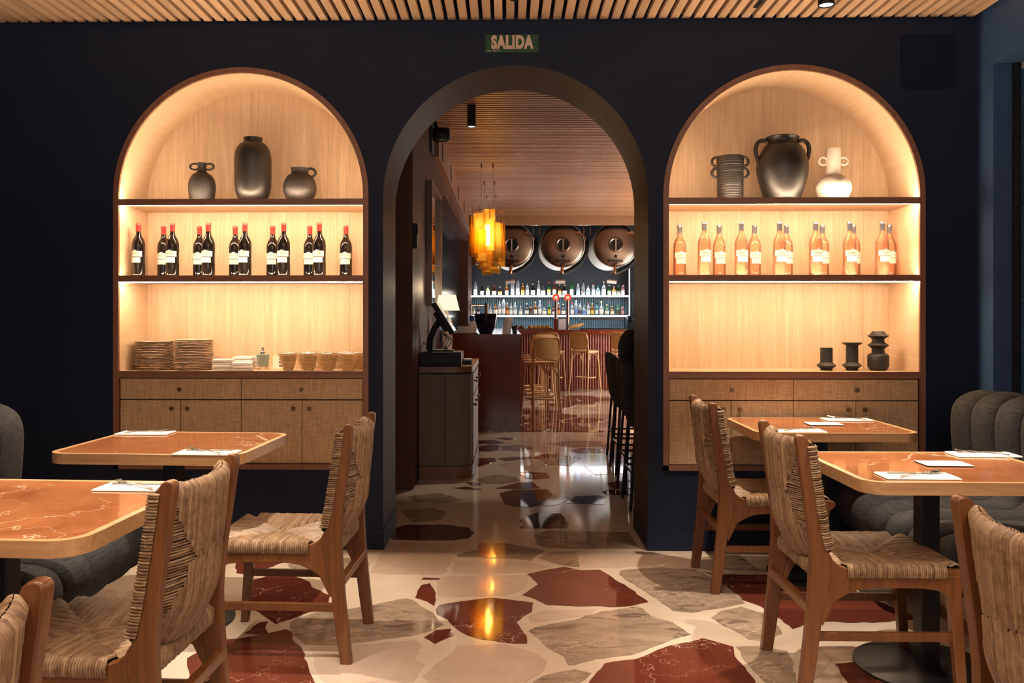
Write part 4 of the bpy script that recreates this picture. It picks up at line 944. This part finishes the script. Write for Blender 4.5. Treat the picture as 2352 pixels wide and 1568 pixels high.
MB().lathe([(0,0),(.06,0),(.07,.015),(.07,.13),(.055,.16),(0,.165)],(.02,0,.03),20,ax='x').obj('pod',M['black'],t)
o=MB().box(0,.03,-.05,.05,0,.19).box(.03,.036,-.045,.045,.1,.18).obj('wall_switch',M['blackp'],None,smooth=0,loc=(-.719,6.53,1.84),bevel=.003); tag(o,'small black control box on the corner of the plum wall','control box')
spot(-.306,7.3,2.945,BZ,'black cylinder ceiling spot under the bar room slats',75,50,.4,True,(0,0),.195)
for x,y,l in ((1.75,8.2,'right of the arch over the dark stools'),(1.95,11.0,'over the middle of the bar room floor'),(2.5,12.6,'at the right of the bar room'),(2.65,14.4,'over the stools at the ribbed bar')): spot(x,y,2.945,BZ,'added unseen ceiling spot '+l,8 if y<9 else 130,75 if y<9 else 110,.5,True,(0,0),.195)  # out-of-view spots added to warm and brighten the bar room
# ---------------------------------------------------------------- bar counter
b=thing('bar_wing','polished dark red marble bar wing with white veins, its end facing us','bar',(0,9.85,0))
MB().box(-.63,.155,0,.03,0,1.085).obj('end_panel',M['bmarble'],b,smooth=0)
MB().box(-.64,.162,-.006,5.9,1.085,1.12).obj('marble_top',M['bmarble'],b,smooth=0)
MB().box(-.6,.145,.03,5.85,0,1.08).obj('side_body',M['bmarble'],b,smooth=0)
b=thing('bar_counter','far bar counter with red marble top and ribbed terracotta tile front','bar',(0,9.85,0))
MB().box(.17,3.58,5.80,6.45,1.0,1.09).obj('far_top',M['bmarble'],b,smooth=0)
MB().box(.17,3.58,5.87,6.35,0,1.0).obj('far_body',M['terra'],b,smooth=0)
mb=MB(); rnd=random.Random(5)
for k in range(70):
    x=.17+k*.0485
    for r in range(5): mb.lathe([(.022+rnd.uniform(-.003,.003),0),(.0235+rnd.uniform(-.003,.003),.07),(.0225,.14),(.023+rnd.uniform(-.003,.003),.196)],(x,5.866,.004+r*.2),6,0,PI,2*PI)
mb.obj('ribbed_tiles',M['terra'],b,smooth=50,kind='stuff')
# things on the bar wing
t=thing('plant_pot','big dark navy glazed pot on the near end of the bar','pot',(-.256,10.22,1.1205))
MB().lathe([(0,0),(.072,0),(.078,.006),(.105,.07),(.128,.15),(.138,.215),(.142,.238),(.136,.238),(.122,.15),(.1,.08),(0,.06)],(0,0,0),36).obj('body',M['bowl'],t,smooth=60)
o=MB().lathe([(0,0),(.15,0),(.155,.008),(0,.008)],(0,0,0),24).obj('serving_board',M['oakd'],None,loc=(-.5,10.12,1.1205)); tag(o,'round brown board lying left of the navy pot','board')
o=MB().box(-.10,.10,-.07,.07,0,.05).box(-.09,.09,-.06,.06,.05,.085).obj('paper_stack',M['paper2'],None,smooth=0,loc=(-.52,10.45,1.1205)); tag(o,'pale stack of papers on the bar behind the till lamp','papers')
t=thing('squeeze_bottle','white squeeze bottle with a blue cap standing left of the navy pot','bottle',(-.44,10.64,1.1205))
MB().lathe([(0,0),(.05,0),(.052,.01),(.05,.10),(.03,.14),(.02,.15)],(0,0,0),16).obj('body',M['white'],t); MB().lathe([(.03,.15),(.036,.2),(.03,.215),(0,.215)],(0,0,0),14).obj('cap',plain('blue_cap',(.03,.12,.42),.4),t)
for k in range(5):
    o=MB().box(-.03,.03,-.003,.003,0,.20).obj('menu_board',M['paper2'] if k%2 else M['white'],None,smooth=0,loc=(-.035+k*.012,10.62+k*.045,1.1205),rot=(R(-8),R(6),R(-25))); tag(o,'%s upright pale menu from the left, leaning behind the navy pot'%ORD[k],'menu','menus standing on the bar')
t=thing('straw_cup','dark cup holding straws beside the menus at the bar end','cup',(.09,10.3,1.1205))
MB().lathe([(0,0),(.026,0),(.034,.09),(.031,.09),(.024,.01),(0,.01)],(0,0,0),18).obj('cup',M['slate'],t)
for k in range(3): MB().tube([(0.006*k-.006,0,.01),(.012*k-.012,.004*k,.15)],.0025,5).obj('straw',M['paper2'],t)
t=thing('beer_tap','steel beer tap column with a horizontal rail at the bar wing','beer tap',(-.36,12.6,1.1205))
MB().tube([(.05,0,0),(.05,0,.40)],.03,12).obj('column',M['tank'],t); MB().tube([(-.17,0,.37),(.05,0,.37)],.018,10).obj('rail',M['steel'],t); MB().tube([(-.17,0,0),(-.17,0,.38)],.016,10).obj('side_column',M['steel'],t)
for k in range(2): MB().tube([(-.14+k*.08,-.03,.37),(-.14+k*.08,-.05,.27)],.008,8).obj('spout',M['steel'],t)
# far bar taps
for k,x in enumerate((.913,1.133)):
    t=thing('beer_tap','slim beer tap with a round glowing red badge, %s one'%('left' if k==0 else 'right'),'beer tap',(x,15.95,1.0905))
    MB().tube([(0,0,0),(0,0,.55)],.03,12).obj('column',M['tank'],t)
    d=MB().lathe([(0,-.02),(.068,-.02),(.068,.01),(0,.01)],(0,0,.6),28,ax='y').obj('badge',M['tapred'],t)
    MB().lathe([(0,-.003),(.032,-.003),(.032,0)],(0,-.0205,.6),20,ax='y').obj('badge_center',M['tapw'],d)
o=MB().box(-.06,.06,-.01,.01,0,.2).obj('menu_board',M['paper2'],None,smooth=0,loc=(1.02,15.8,1.0905)); tag(o,'pink menu card upright between the two red beer taps','menu')
o=MB().box(-.04,.04,-.01,.01,0,.2).obj('menu_board',M['bmarble'],None,smooth=0,loc=(.90,15.78,1.0905)); tag(o,'dark menu card upright in front of the left red tap','menu')
t=thing('bread_tray','brown wooden tray heaped with bread on the far bar','tray',(.6,15.95,1.0905))
MB().box(-.25,.25,-.12,.12,0,.03).obj('tray',M['oakd'],t); 
for k in range(5): MB().lathe([(0,.03),(.05,.03),(.055,.05),(.04,.075),(0,.08)],(-.16+k*.08,0,0),12).obj('loaf',M['wickerp'],t,smooth=70)
t=thing('bread_tray','dark tray of small buns at the left of the far bar','tray',(.18,15.95,1.0905))
MB().box(-.15,.15,-.1,.1,0,.02).obj('tray',M['bmarble'],t)
for k in range(3): MB().lathe([(0,.02),(.05,.02),(.055,.045),(.035,.08),(0,.085)],(-.1+k*.1,0,0),12).obj('bun',M['copper'] if False else M['terra'],t,smooth=70)
o=MB().tube([(-.12,0,.02),(-.03,0,.05),(.05,0,.06),(.14,0,.10)],[.03,.04,.035,.02],10).obj('bread_loaf',M['wickerp'],None,loc=(1.28,15.85,1.105)); tag(o,'golden crooked loaf right of the red beer taps','bread')
t=thing('coffee_machine','black espresso machine at the right end of the back bar','coffee machine',(2.62,16.9,1.05))
MB().box(-.25,.45,-.2,.2,0,.3).obj('body',M['blackp'],t,bevel=.02); MB().box(-.2,.4,-.26,-.2,.18,.28).obj('group_head',M['black'],t,bevel=.01); MB().box(-.25,.45,-.28,-.2,0,.04).obj('drip_tray',M['steel'],t)
t=thing('display_fridge','long lit glass display case on the back bar counter','display case',(1.85,16.75,1.05))
MB().box(-.42,.42,-.15,.15,0,.06).obj('base',M['black'],t); MB().box(-.42,.42,-.15,.15,.22,.25).obj('top',M['steel'],t); MB().box(-.40,.40,-.14,-.13,.235,.25).obj('led_strip',M['ledc'],t)
MB().box(-.42,.42,-.15,-.145,.06,.22).obj('glass_front',glass('clear_glass',(.93,.96,.98),.03,.02),t,smooth=0)
o=MB().box(-.71,3.58,16.62,17.37,0,1.05).obj('back_counter',M['slate'],None,smooth=0); tag(o,'dark back bar counter under the lit bottle shelves','counter')
# back bar shelf unit
s=thing('bottle_shelves','white lit two-tier bottle shelving on the slate wall behind the bar','shelves',(0,17.2,0))
for z in (1.362,1.762):
    f=MB().box(-.76,2.43,-.12,.17,z-.035,z).obj('shelf',M['white'],s,smooth=0)
    MB().box(-.75,2.42,-.126,-.1205,z-.034,z-.004).obj('led_strip',M['ledc'],f,smooth=0)
for x in (-.79,2.43): MB().box(x,x+.03,-.12,.17,1.33,2.34).obj('upright',M['steel'],s,smooth=0); 
for x in (-.79,2.43): MB().box(x+.005,x+.025,-.126,-.121,1.33,2.34).obj('led_strip',emit('soft_led',(.9,.95,1),1.2),s,smooth=0)
area('shelf_glow_upper',(.83,17.12,1.775),(R(180),0,0),3.1,.1,24,(.95,.95,.97)); area('shelf_glow_middle',(.83,17.10,1.72),(R(0),0,0),3.1,.08,16,(.95,.95,.97)); area('shelf_glow_lower',(.83,17.14,1.32),(0,0,0),3.1,.1,14,(.85,.93,1.0))
# bottles on the back bar
def hexmat(name,c,g): return glass(name,c,.25,.03,c) if g else plain(name,c,.1)
LIQ={'clear':((.75,.80,.82),1),'amber':((.55,.22,.04),1),'brown':((.10,.03,.015),0),'black':((.012,.011,.010),0),'green':((.02,.09,.03),0),'lime':((.62,.72,.30),1),'teal':((.25,.60,.62),1),'rose':((.75,.42,.45),1),'orange':((.75,.30,.06),1),'grey':((.15,.14,.13),0)}
LM={k:hexmat('liquor_'+k,*v) for k,v in LIQ.items()}
LB={'white':M['white'],'cream':M['label'],'yellow':plain('yellow_label',(.75,.52,.08),.6),'orange':plain('orange_label',(.75,.25,.05),.6),'blue':plain('blue_label',(.15,.25,.55),.6),'dark':plain('dark_label',(.10,.08,.08),.6),'pink':plain('pink_label',(.70,.38,.40),.6)}
CAPM={'red':M['capred'],'black':M['blackp'],'cork':M['oakl'],'white':M['white'],'steel':M['steel'],'green':plain('green_cap',(.05,.25,.06),.4)}
def lbottle(r,h,sh):
    n={'s':.62,'w':.52,'t':.68,'b':.80}[sh]
    return [(0,.003),(r*.9,0),(r,.006),(r,h*n*.92),(r*.93,h*n),(r*.6,h*(n+.09)),(r*.34,h*(n+.15)),(r*.32,h*.9)],[(r*.36,h*.89),(r*.36,h*.985),(0,h)]
UP=[(190,255,'clear','white','steel','t'),(280,310,'black','white','black','s'),(358,318,'lime','cream','steel','w'),(443,312,'brown','cream','red','w'),(522,330,'brown','orange','cork','w'),(613,300,'amber','cream','cork','s'),(692,245,'clear','cream','cork','b'),(763,235,'clear','white','steel','b'),(830,285,'amber','orange','cork','s'),(893,285,'clear','white','steel','s'),(968,290,'black','white','cork','w'),(1045,252,'clear','white','white','s'),(1106,305,'grey','cream','black','w'),(1185,265,'green','yellow','red','s'),(1257,265,'brown','white','red','s'),(1330,300,'brown','orange','cork','s'),(1397,305,'black','white','cork','w'),(1492,255,'green','white','green','b'),(1580,290,'clear','blue','white','t'),(1650,250,'clear','dark','black','s'),(1715,310,'clear','blue','steel','w'),(1785,290,'clear','white','red','t'),(1847,315,'teal','white','teal','w'),(1925,258,'clear','cream','cork','w'),(2000,310,'green','white','white','s'),(2063,330,'orange','cream','cork','w'),(2125,315,'green','dark','green','w'),(2183,290,'rose','pink','black','t')]
LO=[(162,580,'lime','cream','green','w'),(228,590,'black','white','cork','s'),(340,540,'brown','dark','black','s'),(395,590,'clear','white','cork','w'),(462,530,'amber','cream','black','w'),(520,510,'clear','cream','steel','s'),(572,495,'clear','white','cork','b'),(622,545,'amber','orange','cork','s'),(672,545,'clear','white','steel','s'),(727,535,'clear','cream','cork','t'),(802,585,'grey','cream','cork','w'),(885,550,'black','white','cork','w'),(943,565,'brown','dark','black','t'),(1002,530,'amber','cream','cork','s'),(1063,512,'clear','white','white','s'),(1122,575,'grey','cream','black','w'),(1190,525,'green','yellow','red','s'),(1245,590,'brown','white','black','s'),(1317,545,'brown','orange','cork','s'),(1378,560,'black','white','cork','w'),(1500,540,'clear','white','red','s'),(1553,510,'clear','blue','white','t'),(1605,545,'clear','dark','steel','t'),(1657,570,'clear','blue','steel','w'),(1717,550,'clear','white','red','t'),(1770,550,'amber','yellow','cork','s'),(1830,545,'teal','white','black','s'),(1893,520,'clear','cream','cork','w'),(1967,565,'green','white','cork','w'),(2040,585,'orange','cream','cork','w'),(2117,570,'green','dark','green','w'),(2180,570,'rose','pink','black','t')]
CAPM['teal']=LM['teal']
SZ={'s':.036,'t':.037,'b':.038,'w':.045}
for rowi,(row,b0,z,nm) in enumerate(((UP,450,1.7625,'upper'),(LO,712,1.3625,'lower'))):
    for k,(u,top,liq,lab,cp,sh) in enumerate(row):
        x=-.924+ (u/5.88)*.008757; h=(b0-top)/5.88*.00876; r=SZ[sh]*(.92 if h<.2 else 1)
        o=thing('liquor_bottle','%s liquor bottle with %s label, %s from left on the %s bar shelf'%(liq,lab,ORD[k],nm),'bottle',(x,17.17,z),0,'liquor bottles on the %s bar shelf'%nm)
        bp,cpf=lbottle(r,h,sh); MB().lathe(bp,(0,0,0),14).obj('glass',LM[liq],o,smooth=50); MB().lathe(cpf,(0,0,0),10).obj('cap',CAPM[cp],o,smooth=40)
        place(curved(r*2.1,h*.30,h*.12,r+.0008,LB[lab]),'label',o)
# ---------------------------------------------------------------- beer tanks over the bar
star=[]
for k in range(10):
    a=R(90+36*k); rr=.05 if k%2==0 else .02; star.append((rr*math.cos(a),rr*math.sin(a)))
brand=text_mesh('ESTRELLA',.068,M['blackp'],.0022,.95,.0006); brand2=text_mesh('DAMM',.026,M['blackp'],.0006,1.1,.0006)
for k,x in enumerate((.08,1.019,1.98)):
    t=thing('beer_tank','big horizontal steel beer tank over the bar, %s of three from the left'%ORD[k],'beer tank',(x,15.6,2.645),0,'beer tanks hung above the bar')
    MB().lathe([(.398,.03),(.412,.045),(.412,.08),(.405,.085),(.405,1.2),(0,1.22)],(0,0,0),48,ax='y').obj('body',M['tankb'],t)
    MB().lathe([(.0,-.045),(.12,-.042),(.25,-.025),(.34,.0),(.385,.025),(.398,.045)],(0,0,0),48,ax='y').obj('front_dish',M['tank'],t,smooth=60)
    h=MB().lathe([(.098,-.05),(.118,-.062),(.135,-.05),(.135,-.035)],(0,0,.0),32,ax='y').obj('manway_ring',M['tank'],t,smooth=60); 
    MB().lathe([(0,-.049),(.1,-.049)],(0,0,0),32,ax='y').obj('manway_door',M['blackp'],h); MB().box(-.012,.012,-.066,-.05,-.11,.11).obj('clamp_bar',M['steel'],h)
    MB().box(.19,.25,-.04,-.032,-.02,.025).obj('plaque',M['blackp'],t,smooth=0,rot=(0,0,R(5)))
    MB().prism(star[::-1],'y',-.034,-.030).obj('star_logo',M['blackp'],t,smooth=0,loc=(0,-.004,-.215))
    place(brand,'lettering',t,(0,-.022,-.30),(R(90),0,0)); place(brand2,'small_lettering',t,(0,-.012,-.345),(R(90),0,0))
    mb=MB(); mb.lathe([(0,-.04),(.026,-.04),(.026,-.02),(0,-.02)],(.285,0,.22),14,ax='y'); mb.tube([(.22,-.04,.215),(.285,-.04,.22)],.008,6); mb.tube([(.285,-.04,.22),(.36,-.05,.165),(.42,-.04,.12),(.40,-.04,.08)],.012,8); mb.obj('gauge_valve',M['copper'],t)
    mb=MB(); mb.tube([(-.01,-.01,-.38),(-.01,-.03,-.44),(-.02,-.02,-.52)],[.03,.028,.036],10); mb.tube([(-.09,-.02,-.50),(.06,-.02,-.53)],.01,6); mb.obj('outlet_valve',M['copper'],t)
    MB().tube([(.0,.0,-.52),(.10,.03,-.475),(.23,.06,-.41),(.35,.08,-.30),(.435,.10,-.14),(.455,.12,.02),(.43,.3,.15)],.042,10).obj('hose',M['blackp'],t,smooth=60)
    mb=MB()
    for dx in (.40,.52): mb.tube([(dx,.2,.2),(dx,.2,.47)],.012,6)
    mb.tube([(.40,.2,.40),(.52,.2,.40)],.008,6); mb.obj('hanger',M['copper'],t)
    o=MB().box(-.09,.09,-.004,.004,0,.055).box(-.09,.09,-.006,.006,.055,.075,1).obj('shelf_card',[M['white'],M['oakd']],None,smooth=0,loc=(x-.02,16.02,1.955),rot=(R(20),R(-6+6*k),0)); tag(o,'white tilted card hanging below the %s beer tank from the left'%ORD[k],'card','cards below the beer tanks')
    MB().tube([(0,0,.07),(0,.104,.286)],.004,5).obj('cord',M['blackp'],o)
mb=MB(); mb.tube([(-.6,16.3,3.085),(3.5,16.3,3.085)],.014,6); o=mb.obj('pipe_rail',M['steel'],None); tag(o,'thin steel pipe running above the beer tanks','pipe')
# ---------------------------------------------------------------- amber glass pendants
rnd=random.Random(21)
def pendant(y,label,first):
    t=thing('pendant_lamp',label,'lamp',(-.238,y,1.95),0,'amber glass pendants in a row over the bar wing')
    panes=[]
    for k in range(16):
        a=2*PI*k/9+rnd.uniform(-.12,.12); inner=k>=9; rr=rnd.uniform(.105,.135) if inner else rnd.uniform(.17,.21); w_=rnd.uniform(.12,.175); h_=rnd.uniform(.36,.50); z0=rnd.uniform(0,.07) if inner else rnd.uniform(.06,.15)
        MB().box(-w_/2,w_/2,-.004,.004,0,h_).obj('glass_pane',M['amber'],t,smooth=0,loc=(rr*math.cos(a),rr*math.sin(a),z0),rot=(R(rnd.uniform(-2,2)),0,a+PI/2+rnd.uniform(-.15,.15)),bevel=.0015)
    MB().tube([(0,0,.22),(0,0,.46)],[.028,.032],14).obj('bulb',M['bulb'] if first else M['bulbd'],t,smooth=60)
    mb=MB(); mb.tube([(.18*math.cos(2*PI*k/20),.18*math.sin(2*PI*k/20),.62) for k in range(20)],.006,6,closed=True); mb.tube([(-.18,0,.62),(.18,0,.62)],.006,6); mb.tube([(0,-.18,.62),(0,.18,.62)],.006,6)
    for k in range(9): a=2*PI*k/9; mb.tube([(.18*math.cos(a),.18*math.sin(a),.50),(.18*math.cos(a),.18*math.sin(a),.68)],.006,6)
    mb.tube([(0,0,.46),(0,0,.62)],.012,8)
    mb.obj('hanging_frame',M['copper'],t)
    for dx,dy in ((-.07,-.07),(.07,-.07),(-.07,.07),(.07,.07)):
        MB().tube([(dx,dy,.62),(dx,dy,BZ-1.95)],.0016,5).obj('wire',M['steel'],t); MB().tube([(dx,dy,BZ-1.95-.03),(dx,dy,BZ-1.95)],.007,6).obj('wire_grip',M['black'],t)
    l=bpy.data.lights.new('pendant_bulb','POINT'); l.energy=10 if first else 7; l.color=(1,.70,.38); l.shadow_soft_size=.06
    o=bpy.data.objects.new('pendant_light',l); COL.objects.link(o); o.parent=t; o.location=(0,0,.34)
for y,d in ((10.1,'nearest amber glass pane pendant over the bar wing'),(11.4,'middle amber glass pendant, mostly hidden behind the nearest one'),(12.7,'rearmost amber glass pendant of the row over the bar')): pendant(y,d,y<11)
# ---------------------------------------------------------------- bar stools
def cane_stool(label):
    t=thing('cane_stool',label,'stool',(0,0,0),0,'cane backed bar stools')
    for s in (-1,1):
        MB().tube([(.19,s*.20,0),(.165,s*.18,.35),(.15,s*.165,.70)],[.013,.016,.017],8).obj('leg',M['stoolw'],t,smooth=60)
        MB().tube([(-.23,s*.20,0),(-.185,s*.185,.35),(-.17,s*.18,.70),(-.20,s*.185,.90),(-.225,s*.165,1.03)],[.013,.016,.017,.015,.013],8).obj('leg',M['stoolw'],t,smooth=60)
        mb=MB(); mb.tube([(.155,s*.175,.50),(.10,s*.17,.64),(.02,s*.165,.685),(-.10,s*.17,.66),(-.175,s*.18,.52)],.009,7); mb.obj('brace',M['stoolw'],t,smooth=60)
    MB().prism(rrect(-.19,.19,-.19,.19,.07),'z',.69,.725).obj('seat_frame',M['stoolw'],t,bevel=.005)
    MB().prism(rrect(-.155,.155,-.155,.155,.05),'z',.724,.732).obj('seat_cane',M['cane'],t,smooth=0)
    P=[(-.185,-.17,.76)]; 
    pr=rrect(-.175,.175,.765,1.05,.07); bow=lambda y:-.205-.04*(1-(y/.175)**2)
    MB().tube([(bow(y)-(z-.9)*.06,y,z) for y,z in pr],.012,8,closed=True).obj('back_frame',M['stoolw'],t,smooth=60)
    ny=8; vs=[];fs=[]
    for a in range(ny+1):
        y=-.165+.33*a/ny
        for z in (.775,1.04): vs.append((bow(y)-(z-.9)*.06-.003,y,z)); vs.append((bow(y)-(z-.9)*.06+.003,y,z))
    for a in range(ny):
        q=4*a; fs+=[(q,q+4,q+6,q+2),(q+1,q+3,q+7,q+5),(q,q+1,q+5,q+4),(q+2,q+6,q+7,q+3)]
    MB().add(vs,fs).obj('back_cane',M['cane'],t,smooth=60)
    MB().tube([(.175*math.cos(R(a))-.0,.185*math.sin(R(a)),.25) for a in range(0,360,24)],.011,7,closed=True).obj('foot_ring',M['stoolw'],t,smooth=60)
    return t
c0=cane_stool('cane backed bar stool nearest the camera, beside the red marble bar end'); c0.location=(.44,11.25,0); c0.rotation_euler=(0,0,R(112))
for k,(y,l) in enumerate(((11.85,'cane backed stool just behind the nearest one, second along the bar wing'),(12.5,'cane backed stool third along the marble bar wing'),(13.2,'cane backed stool farthest along the marble bar wing'))): copy_thing(c0,(.445,y,0),R(114),l)
copy_thing(c0,(.80,15.2,0),R(70),'cane stool at the ribbed bar front, left of the red taps')
copy_thing(c0,(1.40,15.25,0),R(50),'cane stool alone at the middle of the ribbed bar front')
copy_thing(c0,(2.13,15.25,0),R(50),'cane stool at the ribbed bar front, half hidden by dark stools')
def dark_stool(label):
    t=thing('dark_stool',label,'stool',(0,0,0),0,'dark upholstered stools along the right of the bar room')
    P=rrect(-.2,.2,-.2,.2,.06); 
    MB().prism(P,'z',.63,.70).obj('seat',M['blackf'],t,bevel=.015)
    n=8; vs=[];fs=[]
    prof=[(-.17,.55),(-.16,.70),(-.19,.88),(-.215,.985),(-.245,.99),(-.255,.96),(-.245,.80),(-.215,.60),(-.19,.55)]
    m=len(prof)
    for a in range(n+1):
        y=-.21+.42*a/n; bw=.05*(y/.21)**2; tp=1-.10*(abs(y)/.21)**3
        for x,z in prof: vs.append((x+bw,y,.55+(z-.55)*tp))
    for a in range(n):
        for i in range(m): i2=(i+1)%m; fs.append((a*m+i,a*m+i2,(a+1)*m+i2,(a+1)*m+i)[::-1])
    fs.append(tuple(range(m))); fs.append(tuple(range((n+1)*m-1,n*m-1,-1)))
    MB().add(vs,fs).obj('backrest',M['blackf'],t,smooth=60)
    for sx in (-1,1):
        for sy in (-1,1): MB().tube([(sx*.215,sy*.205,0),(sx*.17,sy*.17,.64)],.011,8).obj('leg',M['black'],t,smooth=60)
    for q in (((-.20,-.19),(.20,-.19)),((.20,-.19),(.20,.19)),((.20,.19),(-.20,.19)),((-.20,.19),(-.20,-.19))): MB().tube([(*q[0],.25),(*q[1],.25)],.009,6).obj('foot_rail',M['black'],t,smooth=60)
    return t
d0=dark_stool('dark upholstered stool nearest the arch, mostly behind the jamb'); d0.location=(1.05,5.98,0)
for x,y,l in ((1.10,6.62,'second dark upholstered stool behind the arch jamb'),(1.12,7.3,'third dark upholstered stool, its back clear of the jamb'),(1.17,7.95,'farthest dark upholstered stool of the row along the right')): copy_thing(d0,(x,y,0),0,l)
o=MB().lathe([(0,-.16),(.10,-.155),(.17,-.12),(.205,-.05),(.21,.03),(.18,.1),(.12,.15),(0,.17)],(0,0,0),28).obj('coat',M['blackf'],None,smooth=70,loc=(.965,6.42,1.07)); o.scale=(.62,1,.95); tag(o,'rounded black bundle over the stool backs beside the arch jamb','coat')
t=thing('high_table','dark high table served by the row of dark stools','table',(1.85,6.95,0))
MB().box(-.35,.35,-1.3,1.3,.98,1.02).obj('top',M['bmarble'],t,smooth=0)
for y in (-.8,.8): MB().box(-.04,.04,y-.04,y+.04,0,.98).obj('pole',M['black'],t,smooth=0)
